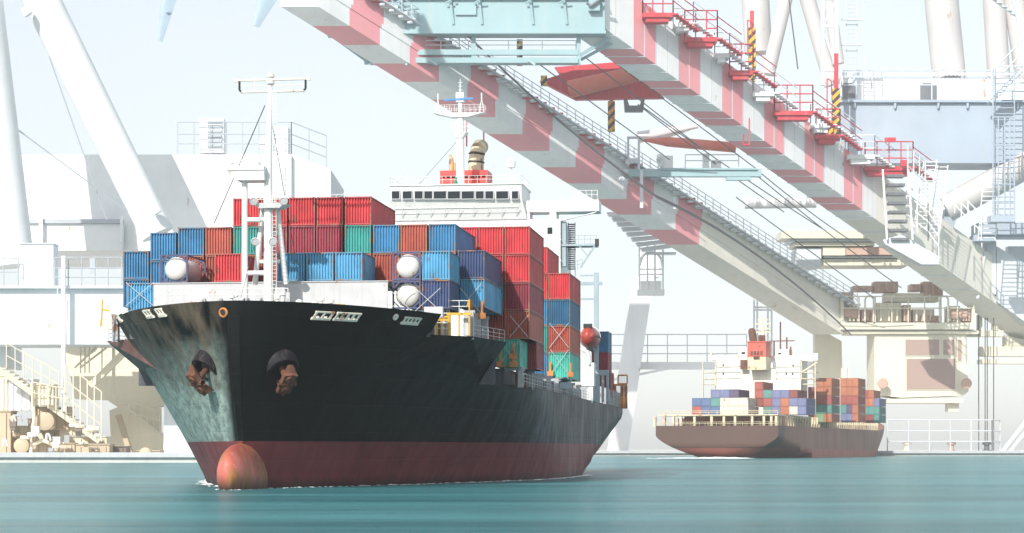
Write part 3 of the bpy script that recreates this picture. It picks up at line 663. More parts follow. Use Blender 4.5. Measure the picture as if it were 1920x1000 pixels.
# ------------------------------------------------------------------ containers of ship one
COL = {  # name: (body, shade word)
    'red': ((.58, .022, .035), 'bright red'), 'crimson': ((.30, .016, .045), 'dark crimson'), 'brown': ((.42, .075, .045), 'rusty red brown'),
    'blue': ((.02, .20, .40), 'mid blue'), 'light': ((.075, .34, .56), 'light blue'), 'navy': ((.022, .055, .17), 'navy blue'), 'teal': ((.015, .30, .26), 'teal green'),
    'deep': ((.012, .13, .26), 'deep blue'), 'mint': ((.07, .50, .40), 'pale mint green')}
for k, (c, _) in COL.items():
    M['c_' + k] = paint('container_' + k, c, .42, .20, .20, (.17, .065, .03), .45, sc=.8, dirt=tuple(v * .45 + .06 for v in c))
    M['f_' + k] = paint('frame_' + k, tuple(v * .7 + .02 for v in c), .5, .15, .42, (.26, .13, .06), .2)
_cm = {}
def cont_meshes(col, L):
    if (col, L) in _cm: return _cm[(col, L)]
    W, H = 2.5, 2.6
    s = MB()
    def wall(p0, p1, n_, inward, dep):                 # corrugated upright sheet from p0 to p1
        p0, p1, inward = Vector(p0), Vector(p1), Vector(inward); pr = []
        for k in range(n_):
            for f, d in ((0, 0), (.30, 0), (.5, 1), (.80, 1)): pr.append(p0.lerp(p1, (k + f) / n_) + inward * dep * d)
        pr.append(p1)
        for a, b_ in zip(pr, pr[1:]): s.face([(a.x, a.y, .14), (b_.x, b_.y, .14), (b_.x, b_.y, H - .1), (a.x, a.y, H - .1)])
    w_, l_ = W / 2 - .07, L / 2 - .05
    wall((-w_, -l_, 0), (w_, -l_, 0), 9, (0, 1, 0), .17); wall((-w_, l_, 0), (w_, l_, 0), 9, (0, -1, 0), .17)
    ns = int(L / .42)
    wall((w_, -l_, 0), (w_, l_, 0), ns, (-1, 0, 0), .07); wall((-w_, -l_, 0), (-w_, l_, 0), ns, (1, 0, 0), .055)
    s.face([(-w_, -l_, H - .1), (w_, -l_, H - .1), (w_, l_, H - .1), (-w_, l_, H - .1)]); s.face([(-w_, -l_, .14), (w_, -l_, .14), (w_, l_, .14), (-w_, l_, .14)])
    f = MB(); x, y = W / 2, L / 2
    for sx in (-1, 1):
        for sy in (-1, 1):
            f.box(min(sx * x, sx * (x - .11)), max(sx * x, sx * (x - .11)), min(sy * y, sy * (y - .12)), max(sy * y, sy * (y - .12)), .12, H - .12)
            for z0_, z1_ in ((0, .118), (H - .118, H)): f.box(min(sx * (x + .012), sx * (x - .17)), max(sx * (x + .012), sx * (x - .17)), min(sy * (y + .012), sy * (y - .19)), max(sy * (y + .012), sy * (y - .19)), z0_, z1_)
    for sy in (-1, 1):
        for z0_, z1_ in ((.02, .15), (H - .12, H - .02)): f.box(-x + .18, x - .18, min(sy * (y - .004), sy * (y - .10)), max(sy * (y - .004), sy * (y - .10)), z0_, z1_)
    for sx in (-1, 1):
        for z0_, z1_ in ((.02, .15), (H - .10, H - .02)): f.box(min(sx * (x - .004), sx * (x - .08)), max(sx * (x - .004), sx * (x - .08)), -y + .2, y - .2, z0_, z1_)
    r = []
    for mb_, nm, mt_ in ((s, 'shipping_container', M['c_' + col]), (f, 'frame', M['f_' + col])):
        o = mb_.build(nm, mt_); r.append(o.data); bpy.data.objects.remove(o)
    _cm[(col, L)] = r; return r
ORD = ['first', 'second', 'third', 'fourth', 'fifth', 'sixth', 'seventh', 'eighth', 'ninth', 'tenth', 'eleventh', 'twelfth', 'thirteenth']
def container(col, L, t, s_, z, hs=1.0, label=None, group=None):
    a, b_ = cont_meshes(col, L)
    o = bpy.data.objects.new('shipping_container', a); C.objects.link(o); o.location = SW(t, s_, z); o.rotation_euler = (0, 0, -TH + R(random.uniform(-.15, .15))); o.scale = (1, 1, hs)
    fo = bpy.data.objects.new('frame', b_); C.objects.link(fo); fo.parent = o
    return tag(o, label, 'container', group)
GB = 'containers stacked on the black ship'
# second stack (full length boxes right behind the tanks): columns from starboard to port, tier -> colour
tB = lambda k: -17.4 + 2.68 * k + 1.33
BZ = [16.3 + 2.68 * k for k in range(4)]
bayB = [({0: 'blue', 1: 'blue'}, .5), ({1: 'blue', 2: 'blue'}, -.45), ({1: 'brown', 2: 'blue'}, 0), ({1: 'brown', 2: 'brown'}, 0), ({1: 'brown', 2: 'teal', 3: 'red'}, 0), ({1: 'brown', 2: 'crimson', 3: 'red'}, 0), ({1: 'brown', 2: 'crimson', 3: 'red'}, 0), ({1: 'brown', 2: 'crimson', 3: 'red'}, 0),
        ({1: 'brown', 2: 'teal', 3: 'red'}, 0), ({1: 'brown', 2: 'blue'}, 0), ({1: 'brown', 2: 'brown'}, 0), ({1: 'red', 2: 'blue'}, 0), ({0: 'light', 1: 'navy'}, .2)]
LB = {(0, 0): 'mid blue container at the foot of the leftmost stack on the black ship', (0, 1): 'mid blue container topping the leftmost stack on the black ship',
      (1, 1): 'mid blue container squeezed between leftmost stack and left tank container', (1, 2): 'mid blue container directly above and left of the left tank container',
      (2, 1): 'red brown container just behind the left tank container', (2, 2): 'highest of the three mid blue containers near the left tank',
      (3, 1): 'red brown container under another red brown one, right of left tank', (3, 2): 'red brown container level with the top row, left of tall red row',
      (4, 1): 'red brown container hidden behind the foremast legs, under the teal one', (4, 2): 'teal container under the left end of the bright red top row', (4, 3): 'leftmost bright red container of the highest row',
      (5, 1): 'red brown container low behind the foremast, right of its legs', (5, 2): 'dark crimson container mostly hidden behind the white foremast', (5, 3): 'bright red container of the highest row behind the white foremast',
      (6, 1): 'red brown container behind leftmost light blue one, below crimson', (6, 2): 'middle dark crimson container under the bright red top row', (6, 3): 'bright red container of the highest row just right of the foremast',
      (7, 1): 'red brown container behind the middle light blue container, below crimson', (7, 2): 'dark crimson container between a crimson one and the right teal one', (7, 3): 'bright red container of the highest row, second from its right end',
      (8, 1): 'red brown container behind the rightmost light blue container, below teal', (8, 2): 'teal container under the right end of the bright red top row', (8, 3): 'rightmost bright red container of the highest row, its long side showing',
      (9, 1): 'red brown container left of the upper right tank container', (9, 2): 'mid blue container beside the right end of the tall red row', (10, 1): 'red brown container behind the upper right tank container', (10, 2): 'red brown container between two mid blue ones under the bridge',
      (11, 1): 'bright red container mostly hidden behind the blue one beside the tank', (11, 2): 'mid blue container with long side showing above the navy one', (12, 0): 'lashed light blue container right above the yellow access frame', (12, 1): 'weathered navy container on top of the light blue one over the access frame'}
for k, (tiers, dz_) in enumerate(bayB):
    for ti, col in tiers.items():
        container(col, 12.19, tB(k) + random.uniform(-.03, .03), 30.8 + random.uniform(-.06, .06), BZ[ti] + dz_, 1.025, LB[(k, ti)], GB)
# short boxes and tanks behind the breakwater
eA = lambda px: SL(px, 520, 17.6)[0]
def tank(t, s_, z, label):
    e = thing('tank_container', label, 'tank container', SW(t, s_, z), -TH, 'white tank containers on the black ship')
    f = MB(); x, y, H = 1.22, 3.0, 2.55
    for sx in (-1, 1):
        for sy in (-1, 1): f.box(sx * x - .08, sx * x + .08, sy * y - .08, sy * y + .08, 0, H)
    for sy in (-1, 1):
        for z_ in (.08, H - .08): f.box(-x + .081, x - .081, sy * y - .07, sy * y + .07, z_ - .08, z_ + .08)
        for sx in (-1, 1):
            for z_, d in ((.1, .62), (H - .1, -.62)): f.bar((sx * (x - .6), sy * y, z_), (sx * x, sy * y, z_ + d), .12)
    for sx in (-1, 1):
        for z_ in (.08, H - .08): f.box(sx * x - .06, sx * x + .06, -y + .081, y - .081, z_ - .07, z_ + .07)
    f.build('frame', M['f_navy2'], e)
    tk = MB(); pr = [(-2.92, .02), (-2.88, .35), (-2.76, .7), (-2.55, .98), (-2.35, 1.1), (2.35, 1.1), (2.6, .95), (2.85, .5), (2.92, .02)]
    tk.lathe((0, 0, H / 2), (0, 1, 0), pr, 28); tk.build('tank', M['tankw'], e, smooth=True)
M['f_navy2'] = paint('navy_frame', (.03, .045, .13), .45, .2, .2); M['tankw'] = paint('tank_white', (.76, .74, .70), .4, .08, .12, (.42, .22, .12), .3)
AZ = [15.95, 18.55]
c0 = 2.66; tR = eA(843) - 1.27
colA = lambda k: tR - c0 * k
tank(eA(326), 20.7, AZ[1], 'white tank in a navy frame at the left behind the grey breakwater')
tank(colA(1), 20.7, AZ[1], 'upper of the two white tanks stacked on the right by the breakwater')
tank(colA(1), 20.7, AZ[0], 'lower of the two white tanks stacked on the right, lashed with rods')
A_ = [('light', eA(263), 0, 'light blue container lashed low at far left beside the breakwater'), ('red', eA(427), 1, 'bright red container standing alone behind the breakwater, left of the foremast'),
      ('light', colA(5), 1, 'palest of the light blue containers, partly behind foremast legs'), ('light', colA(4), 1, 'middle light blue container behind the breakwater'), ('light', colA(3), 1, 'light blue container at right of its row, short side showing behind breakwater'),
      ('light', colA(0), 1, 'light blue container right of the upper white tank'), ('navy', colA(0), 0, 'navy container right of the lower white tank, crossed by lashing rods')]
for col, t, ti, lab in A_: container(col, 6.06, t, 20.7, AZ[ti], 1.0, lab, GB)
# third stack, right of the navy box
tC = lambda k: SL(1018, 500, 50)[0] - 1.2 - 2.62 * k
CZ = [11.45 + 2.8 * k for k in range(5)]
bayC = [({0: 'crimson', 1: 'brown', 2: 'crimson', 3: 'red', 4: 'red'}), ({0: 'mint', 1: 'brown', 2: 'teal', 3: 'red', 4: 'red'}), ({4: 'red', 3: 'red'})]
LC = {(0, 0): 'dark crimson container peeping out at right of the mint green one by the sponson', (0, 1): 'red brown container with lashing rods beneath a dark crimson one, middle right stack', (0, 2): 'dark crimson container midway up the tall stack right of the navy box', (0, 3): 'bright red container second from the top in the tall stack under the bridge', (0, 4): 'bright red container crowning the tall stack under the bridge, long side showing',
      (1, 0): 'pale mint green container lashed on the deck edge beside the dark sponson', (1, 1): 'red brown container just above the mint green one beside the sponson', (1, 2): 'teal container peeping out between navy box and dark crimson one', (1, 3): 'bright red container behind the navy box, second row from top', (1, 4): 'bright red container in the top row, middle of three under the bridge',
      (2, 3): 'bright red container almost hidden behind the navy box', (2, 4): 'bright red container in the top row, left of three under the bridge'}
for k, tiers in enumerate(bayC):
    for ti, col in tiers.items():
        if ti == 0: container(col, 6.06, tC(0) - (.95 if k else 0), 41.2 if k else 47.4, CZ[0], 1.07, LC[(k, 0)], GB)
        else: container(col, 12.19, tC(k), 44.3, CZ[ti], 1.07, LC[(k, ti)], GB)
# fourth stack
sD = 73.0; tD = lambda k: SL(1069, 560, sD)[0] - 1.27 - 2.62 * k
DZ = [11.45 + 3.05 * k for k in range(5)]
bayD = [({0: 'mint', 1: 'brown', 2: 'deep', 3: 'red'}), ({0: 'blue', 1: 'teal', 2: 'blue', 3: 'red', 4: 'red'})]
LD = {(0, 0): 'mint green container lashed low in the rightmost tall stack', (0, 1): 'red brown container above the mint one in the rightmost tall stack', (0, 2): 'deep blue container under the top bright red one in the rightmost tall stack', (0, 3): 'bright red container on top of the rightmost tall stack',
      (1, 0): 'mid blue container peeping out left of the low mint green one', (1, 1): 'teal sliver of container left of the red brown one in rightmost stack', (1, 2): 'mid blue container edge left of the deep blue one', (1, 3): 'bright red container edge left of the rightmost stack top', (1, 4): 'bright red container standing one tier above the rightmost stack top'}
for k, tiers in enumerate(bayD):
    for ti, col in tiers.items(): container(col, 12.19, tD(k), sD + 6.1, DZ[ti], 1.17, LD[(k, ti)], GB)
for px, py, col, lab in ((1131, 661, 'blue', 'small blue container far aft behind the lifeboat'), (1131, 700, 'crimson', 'dark crimson container far aft beneath the small blue one'), (1135, 737, 'crimson', 'dark crimson container lowest of the far aft stack')):
    t, z = SL(px, py, 148); container(col, 6.06, t - .4, 150, z, 1.2, lab, GB)
# lashing rods
lr = MB()
def lash(x0, y0, x1, y1, s_):
    lr.cut(); a, b_ = SL(x0, y0, s_), SL(x1, y1, s_); lr.tube((a[0], s_, a[1]), (b_[0], s_, b_[1]), .035, n=5); lr.cut(); a, b_ = SL(x1, y0, s_), SL(x0, y1, s_); lr.tube((a[0], s_, a[1]), (b_[0], s_, b_[1]), .035, n=5)
for a in ((778, 584, 826, 540, 17.4), (728, 584, 772, 540, 17.3), (856, 588, 902, 532, 24.4), (236, 574, 288, 530, 17.4), (956, 632, 990, 592, 37.9), (936, 683, 972, 640, 37.9), (1030, 652, 1066, 606, 72.8), (1032, 702, 1066, 656, 72.8)): lash(*a)
lr.build('lashing_rod', M['deckgrey'], ship)
yc = MB()
for px, py, s_ in ((938, 683, 37.6), (963, 683, 37.6), (962, 668, 37.6), (1032, 700, 72.6), (1070, 702, 72.6), (884, 588, 24.2), (904, 592, 24.2)): yc.cut(); t, z = SL(px, py, s_); yc.box(t - .35, t + .35, s_ - .2, s_ + .2, z - .3, z + .25); yc.box(t - .1, t + .1, s_ - .12, s_ + .12, z + .25, z + 1.3)
yc.build('lashing_shoe', M['rustorange'], ship)
# ------------------------------------------------------------------ ship two, seen from its stern quarter
PH = R(19.0); S2, C2 = math.sin(PH), math.cos(PH)
A0 = P(1459, 798, 752); DK2 = A0.z
B2 = 44.6                                                # beam; local x to starboard (right in the picture), local y forward
TZ = MB()
ship2 = thing('container_ship', 'distant brown hulled container ship sailing away, seen from its stern', 'ship', (A0.x - B2 / 2 * C2, A0.y + B2 / 2 * S2, 0), -PH)
L2 = 318.0; X02, Y02 = ship2.location.x, ship2.location.y
def S2W(t, s_, z): return Vector((X02 + s_ * S2 + t * C2, Y02 + s_ * C2 - t * S2, z))
def S2L(px, py, s_):
    k = (px - HX) / F
    t = (k * (Y02 + s_ * C2) - X02 - s_ * S2) / (C2 + k * S2); return t, HC + (HY - py) / F * (Y02 + s_ * C2 - t * S2)
HB = B2 / 2
def hb2(s_, z):                                          # half breadth
    v = max(0, (s_ - 170) / (L2 + (z - 10) * 1.5 - 170)); v = min(v, 1)
    r = HB * (1 - v ** (2.3 + .08 * z))
    zl = 1.2 + 3.0 * max(0, 1 - s_ / 30)                  # bottom of transom corner rises aft
    if s_ < 62:
        u = s_ / 62; zc = 6.5 * (1 - u) ** 1.2 + .001
        if z < zc + 1.5: r *= max(.02, 1 - ((zc + 1.5 - z) / (zc + 4.0)) ** (1.4)) ** 1.0
    return max(r, .15)
SG2 = [0, 3, 6, 10, 15, 20, 26, 32, 40, 48, 55, 62, 80, 100, 130, 160, 170, 180, 190, 200, 210, 220, 232, 246, 262, 276, 290, 302, 310, 316, 318]
ZL2 = [-1.5, 0, 1, 2, 3, 4, 5, 6, 7, 8, 9, 10, DK2]
def st2(g, z): return g + (z - DK2) * 1.5 * max(0, (g - 170) / 148) + (max(0, 4.2 - z) * 2.6 if g < 62 else 0) * (1 - g / 62)
h2 = MB(); rows = [[(hb2(st2(g, z), z), st2(g, z), z + (5.6 * max(0, (g - 226) / 92) if z == DK2 else 0)) for g in SG2] for z in ZL2]
for sd_ in (-1, 1):
    for a, b_ in zip(rows, rows[1:]):
        for i in range(len(SG2) - 1): h2.face([(x * sd_, y, z) for x, y, z in (a[i], a[i + 1], b_[i + 1], b_[i])])
for a, b_ in zip(rows, rows[1:]):
    for k in (0, -1):
        p, q_ = a[k], b_[k]; h2.face([(-p[0], p[1], p[2]), (p[0], p[1], p[2]), (q_[0], q_[1], q_[2]), (-q_[0], q_[1], q_[2])])
for i in range(len(SG2) - 1):
    p, q_ = rows[-1][i], rows[-1][i + 1]; h2.face([(-p[0], p[1], p[2] - .4), (p[0], p[1], p[2] - .4), (q_[0], q_[1], q_[2] - .4), (-q_[0], q_[1], q_[2] - .4)])
m2, n, b = nodes('brown_hull_paint'); co = N(n, "ShaderNodeTexCoord").outputs["Object"]
sx = N(n, "ShaderNodeSeparateXYZ"); n.links.new(co, sx.inputs[0])
c = mix(n, ramp(n, noise(n, co, .12, (1, 1, .25), 6), .3, .7), (.20, .078, .048), (.34, .145, .085))
c = mix(n, ramp(n, noise(n, co, .55, (1, 1, .07), 7, .7), .56, .70, 0, .8), c, (.36, .17, .12))
rb = mix(n, ramp(n, noise(n, co, .2, (1, 1, .3), 6), .3, .7), (.32, .075, .045), (.46, .13, .08))
c = mix(n, ramp(n, sx.outputs[1], 14.0, 9.0, 0, .86), c, (.050, .026, .020)); zb2 = math_(n, 'ADD', sx.outputs[2], math_(n, 'MULTIPLY', sx.outputs[1], .004))  # transom darkened, sides left lighter: sunlight on the sides put into the colour
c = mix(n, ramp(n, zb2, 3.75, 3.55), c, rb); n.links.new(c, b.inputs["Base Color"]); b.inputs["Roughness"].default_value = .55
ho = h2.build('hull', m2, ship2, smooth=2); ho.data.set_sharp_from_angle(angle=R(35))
# stern gallery: cream pillars, beams, rail
M['creamw'] = paint('warm_cream_paint', (.72, .62, .42), .5, .1, .25, (.45, .2, .07), .25, sc=.5)
for row_s, pxs in ((1.0, [1227, 1245, 1262, 1276, 1302, 1334, 1357, 1378, 1410, 1432, 1446, 1455]),):
    for px in pxs:
        t, z = S2L(px, 797, row_s); pm = MB(); pm.box(t - .42, t + .42, row_s, row_s + 1.4, DK2 - .3, DK2 + 3.3); pm.build('stern_pillar', M['creamw'], ship2)
gb = MB(); gb.box(-HB + .4, HB - .3, .8, 13.5, DK2 + 3.6, DK2 + 4.0); gb.cut(); gb.box(-HB + 8, HB - .4, 10, 14, DK2 + .2, DK2 + 3.5, 1); gb.build('stern_gallery', [M['creamw'], M['rustorange']], ship2)
r2 = MB(); r2.rail([(HB - .3, 1, DK2 + 4), (-HB + .4, 1, DK2 + 4)], 1.3, 3.2, .10); r2.cut(); r2.rail([(HB - .2, .4, DK2), (-HB + .2, .4, DK2)], 1.3, 3.2, .08); r2.build('stern_railing', M['creamw'], ship2)
random.seed(4)
for k in range(16):
    t = -HB + 8 + 34 * k / 16 + random.uniform(-.5, .5); mm = MB(); zz_ = DK2 - .3; d_ = random.uniform(.5, 1.0)
    mm.lathe((t - .6, 7, zz_ + 1.3), (1, 0, 0), [(0, .01), (0, d_), (.2, d_), (.21, d_ * .55), (1.0, d_ * .55), (1.01, d_), (1.2, d_), (1.2, .01)], 12); mm.box(t - .7, t + .7, 6.4, 7.6, zz_, zz_ + .7)
    mm.build('mooring_winch', M['creamw'] if k % 3 else M['rusty'], ship2)
for k in range(48):
    s_ = 3 + k * 4.9; hbx = hb2(s_, DK2)
    if s_ > 225: break
    pm = MB(); pm.box(hbx - 1.2, hbx - .5, s_, s_ + .9, DK2 - .4, DK2 + 3.4 + .006 * s_); pm.build('side_pillar', M['creamw'], ship2)
sb2 = MB(); sb2.box(HB - 1.3, HB - .4, 2.2, 62, DK2 + 3.61, DK2 + 3.95); sb2.build('side_beam', M['creamw'], ship2)
cm2 = MB(); cm2.box(-HB + 2.5, HB - 2.2, 22, 190, DK2 - .4, DK2 + 3.0); cm2.build('hatch_coaming', M['rusty'], ship2)
# superstructure
s2d = 62.0; q2 = lambda px, py, s_=s2d: S2L(px, py, s_)
def b2(mb, x0, y0, x1, y1, s_, d, m=0):
    t0, zt_ = q2(x0, y0, s_); t1, zb_ = q2(x1, y1, s_); mb.box(t0, t1, s_, s_ + d, zb_, zt_, m)
dh2 = MB(); zx = lambda x: 1180 + x / 2.94; zy = lambda y: 560 + y / 2.94
def bz(mb, x0, y0, x1, y1, s_=s2d, d=10, m=0): b2(mb, zx(x0), zy(y0), zx(x1), zy(y1), s_, d, m)
bz(dh2, 480, 340, 612, 640, 64, 14); dh2.cut(); bz(dh2, 808, 340, 942, 640, 64, 14); dh2.cut(); bz(dh2, 613, 392, 807, 640, 63, 14); dh2.cut(); bz(dh2, 610, 452, 945, 640, 61.5, 1.4)
M['house2'] = paint('warm_white_paint', (.74, .72, .64), .45, .05, .12, (.5, .3, .15), .25, sc=.4); dh2.build('deckhouse', M['house2'], ship2)
bw2 = MB(); bz(bw2, 445, 314, 600, 338, 68, 4); bw2.cut(); bz(bw2, 770, 316, 1040, 342, 68, 4); bw2.cut(); bz(bw2, 600, 268, 650, 339.5, 69, 6); bw2.cut(); bz(bw2, 812, 280, 880, 339.5, 69, 6); bw2.cut(); bz(bw2, 445, 300, 455, 313, 68.2, 3.4); bw2.cut(); bz(bw2, 1015, 302, 1040, 315, 68.2, 3.4)
bw2.build('bridge_wing', M['house2'], ship2)
ld2 = MB()
for y_ in (375, 405, 440):
    for a, b_ in ((478, 614), (806, 944)): ld2.cut(); bz(ld2, a, y_, b_, y_ + 2.5, 63.8, .6)
ld2.build('deck_ledge', M['post'], ship2)
dg = MB()
for a, b_ in ((942, 1030), (400, 480)):
    dg.cut()
    for y_ in (405, 440, 470): bz(dg, a, y_, b_, y_ + 4, 64, 5)
    for x_ in (a + 3, b_ - 8): bz(dg, x_, 345, x_ + 5, 640, 63.5, .8)
dg.cut(); p0 = q2(zx(1030), zy(350)); p1 = q2(zx(945), zy(405)); dg.bar((p0[0], 64, p0[1]), (p1[0], 64, p1[1]), .5); dg.build('side_gallery', M['cream'], ship2)
wn2 = MB()
for x_, y_ in ((518, 367), (518, 415), (865, 415), (900, 415), (903, 370)):
    wo = MB(); bz(wo, x_ - 4, y_ - 5, x_ + 4, y_ + 5, 63.85, .3); wo.build('window', M['glass'], ship2)
for x0, x1, y0, y1 in ((618, 638, 295, 306), (820, 838, 300, 308)):
    wo = MB(); bz(wo, x0, y0, x1, y1, 68.9, .3); wo.build('window', M['glass'], ship2)
fn2 = MB(); bz(fn2, 652, 240, 752, 322, 56, 9, 0); bz(fn2, 652, 322.2, 752, 392, 56, 9, 1); bz(fn2, 650, 236, 754, 240, 55.7, 9.6, 0); fn2.build('funnel_casing', [paint('faded_orange_red', (.62, .10, .06), .5, .12, .1, sc=.4), M['creamw']], ship2)
gr2 = MB()
for k in range(4): gr2.cut(); bz(gr2, 668 + k * 18, 290, 680 + k * 18, 312, 55.8, .3)
gr2.cut(); bz(gr2, 684, 318, 716, 332, 55.4, .8); gr2.cut(); bz(gr2, 612, 338, 650, 388, 60, 3)
gr2.build('funnel_grille', M['rusty'], ship2)
ex2 = MB(); a = q2(zx(690), zy(238)); c_ = q2(zx(685), zy(196)); ex2.lathe((a[0], 60, a[1]), (c_[0] - a[0], -.3, c_[1] - a[1]), [(0, 1.45), (2.5, 1.45), (4.2, 1.4), (5.0, .9), (5.2, .02)], 14)
ex2.build('exhaust_pipe', M['rusty'], ship2, smooth=True)
for x_ in (725, 738, 748):
    eo = MB(); a = q2(zx(x_), zy(238)); eo.tube((a[0], 60, a[1]), (a[0], 60, a[1] + 2.4), .6, .55, n=8); eo.build('small_exhaust_pipe', M['rusty'], ship2)
ms2 = MB(); a = q2(zx(738), zy(260), 72); tp = q2(zx(728), zy(90), 72); ms2.tube((a[0], 72, a[1]), (a[0], 72, q2(zx(738), zy(150), 72)[1]), .8, .5, n=8); ms2.tube((a[0], 72, q2(zx(738), zy(150), 72)[1]), (tp[0], 72, tp[1]), .25, n=6)
for y_, h_ in ((118, 2), (140, 3.2), (165, 2.4), (185, 3)): z = q2(zx(738), zy(y_), 72)[1]; ms2.bar((a[0] - h_, 72, z), (a[0] + h_, 72, z), .5)
ms2.build('radar_mast', M['cream'], ship2); m3 = MB(); a = q2(zx(860), zy(335), 72)
for d_, h_ in ((-8, 6), (-3, 12), (2, 7), (5, 4)): m3.tube((a[0] + d_ * .5, 70, a[1]), (a[0] + d_ * .5, 70, a[1] + h_ * 1.2), .3, n=6)
m3.bar((a[0] - 6, 70, a[1] + 7), (a[0] + 4, 70, a[1] + 7), .4); m3.build('signal_mast', M['rusty'], ship2)
# its containers: one small mesh each, with door bars
C2C = {'blue': (.10, .19, .42), 'teal': (.10, .36, .32), 'red': (.52, .10, .07), 'orange': (.66, .20, .08), 'white': (.58, .55, .47), 'purple': (.13, .085, .20), 'lilac': (.22, .25, .48), 'green': (.25, .45, .22), 'maroon': (.34, .055, .045)}
for k, c in C2C.items(): c = tuple(v * .62 for v in c) if k != 'white' else c; M['d_' + k] = paint('far_container_' + k, c, .5, .10, .1, (.3, .12, .06), .2, sc=.5); M['e_' + k] = paint('far_door_' + k, tuple(min(.85, v * 1.1 + .03) for v in c), .5, .1, .1, (.3, .12, .06), .2, sc=.5)
_fm = {}
def far_mesh(col, Ln):
    if (col, Ln) in _fm: return _fm[(col, Ln)]
    W, H = 3.12, 2.98; s = MB(); x = W / 2
    s.box(-x + .06, x - .06, .08, Ln - .08, .1, H - .08)
    for sx in (-1, 1):
        for y in (0, Ln - .25): s.box(min(sx * x, sx * (x - .25)), max(sx * x, sx * (x - .25)), y, y + .25, 0, H)
    for z in (0, H - .22): s.box(-x + .26, x - .26, .02, .2, z, z + .22); s.box(-x + .01, -x + .16, .26, Ln - .26, z, z + .2); s.box(x - .16, x - .01, .26, Ln - .26, z, z + .2)
    s.box(-x + .3, -.05, .0, .07, .26, H - .26, 1); s.box(.05, x - .3, .0, .07, .26, H - .26, 1)
    for v in (-.95, -.4, .4, .95): s.box(v - .05, v + .05, -.08, -.005, .25, H - .25, 0)
    for k in range(int(Ln / .8)): s.box(x - .055, x + .0, .4 + k * .8, .75 + k * .8, .24, H - .26)
    o = s.build('shipping_container', [M['d_' + col], M['e_' + col]]); me = o.data; bpy.data.objects.remove(o); _fm[(col, Ln)] = me; return me
CN = {'blue': 'blue', 'teal': 'teal', 'red': 'red', 'orange': 'orange', 'white': 'white', 'purple': 'purple', 'lilac': 'lilac blue', 'green': 'green', 'maroon': 'maroon'}
def far(stack, s_, tz, x0, pitch, rows_, Ln=17.5, step=3.05):
    """rows_: {tier: [(column, colour)]}; x0 zoom column of the first box's left edge on this stack."""
    for ti, lst in rows_.items():
        n_ = len(lst); cols_ = sorted(c for c, _ in lst)
        for ci, col in lst:
            t, _ = S2L(zx(x0 + ci * pitch) , 760, s_); t1, _ = S2L(zx(x0 + (ci + 1) * pitch), 760, s_)
            me = far_mesh(col, Ln); o = bpy.data.objects.new('shipping_container', me); C.objects.link(o)
            o.location = S2W((t + t1) / 2, s_, tz + ti * step); o.rotation_euler = (0, 0, -PH); o.scale = ((t1 - t) / 3.16, 1, step / 3.05)
            k = cols_.index(ci)
            pos = 'only' if n_ == 1 else ORD[k] + ' from left'
            tag(o, ('%s container, %s, %s tier of %s, brown ship' % (CN[col], pos, 'top' if ti == max(rows_) else ['bottom', 'second', 'third', 'fourth'][ti], stack)), 'container', 'containers on the far brown ship')
zt0 = S2L(zx(370), zy(640), 15)[1]
far('the stern stack', 15, zt0, 345, 51.7, {0: [(0, 'red'), (1, 'blue'), (2, 'blue'), (3, 'white'), (4, 'white'), (5, 'white')], 1: [(0, 'blue'), (1, 'blue'), (2, 'teal'), (3, 'white'), (4, 'white'), (5, 'white')], 2: [(2, 'lilac'), (3, 'lilac'), (4, 'purple')]})
z1 = S2L(zx(760), zy(640), 26)[1]
far('the second stack', 28.5, z1, 690, 47.6, {0: [(1, 'teal'), (2, 'lilac'), (3, 'orange'), (4, 'white'), (5, 'lilac')], 1: [(0, 'maroon'), (1, 'red'), (2, 'lilac'), (3, 'orange'), (4, 'lilac'), (5, 'lilac')], 2: [(0, 'red'), (1, 'teal'), (2, 'lilac'), (3, 'lilac'), (4, 'maroon')], 3: [(0, 'red')], })
far('the middle stack', 80, S2L(zx(1100), zy(682), 80)[1], 985, 43.5, {0: [(0, 'orange'), (1, 'green'), (2, 'orange')], 1: [(0, 'red'), (1, 'teal'), (2, 'teal')], 2: [(0, 'orange'), (1, 'red'), (2, 'red')], 3: [(0, 'red'), (1, 'orange'), (2, 'orange')], 4: [(1, 'orange'), (2, 'orange')]}, step=3.45)
far('the tall red stack', 122, S2L(zx(1210), zy(682), 122)[1], 1163, 33, {0: [(0, 'lilac'), (1, 'lilac'), (2, 'orange')], 1: [(0, 'teal'), (1, 'purple'), (2, 'orange')], 2: [(0, 'red'), (1, 'red'), (2, 'red')], 3: [(0, 'orange'), (1, 'orange'), (2, 'orange')], 4: [(0, 'orange'), (1, 'orange'), (2, 'orange')]}, step=3.6)
far('the bow stack', 165, S2L(zx(1330), zy(685), 165)[1], 1288, 30, {0: [(0, 'maroon'), (1, 'maroon'), (2, 'teal')], 1: [(0, 'teal'), (1, 'teal'), (2, 'teal')], 2: [(0, 'orange'), (1, 'orange'), (2, 'lilac')], 3: [(0, 'red'), (1, 'orange')]}, step=3.5)
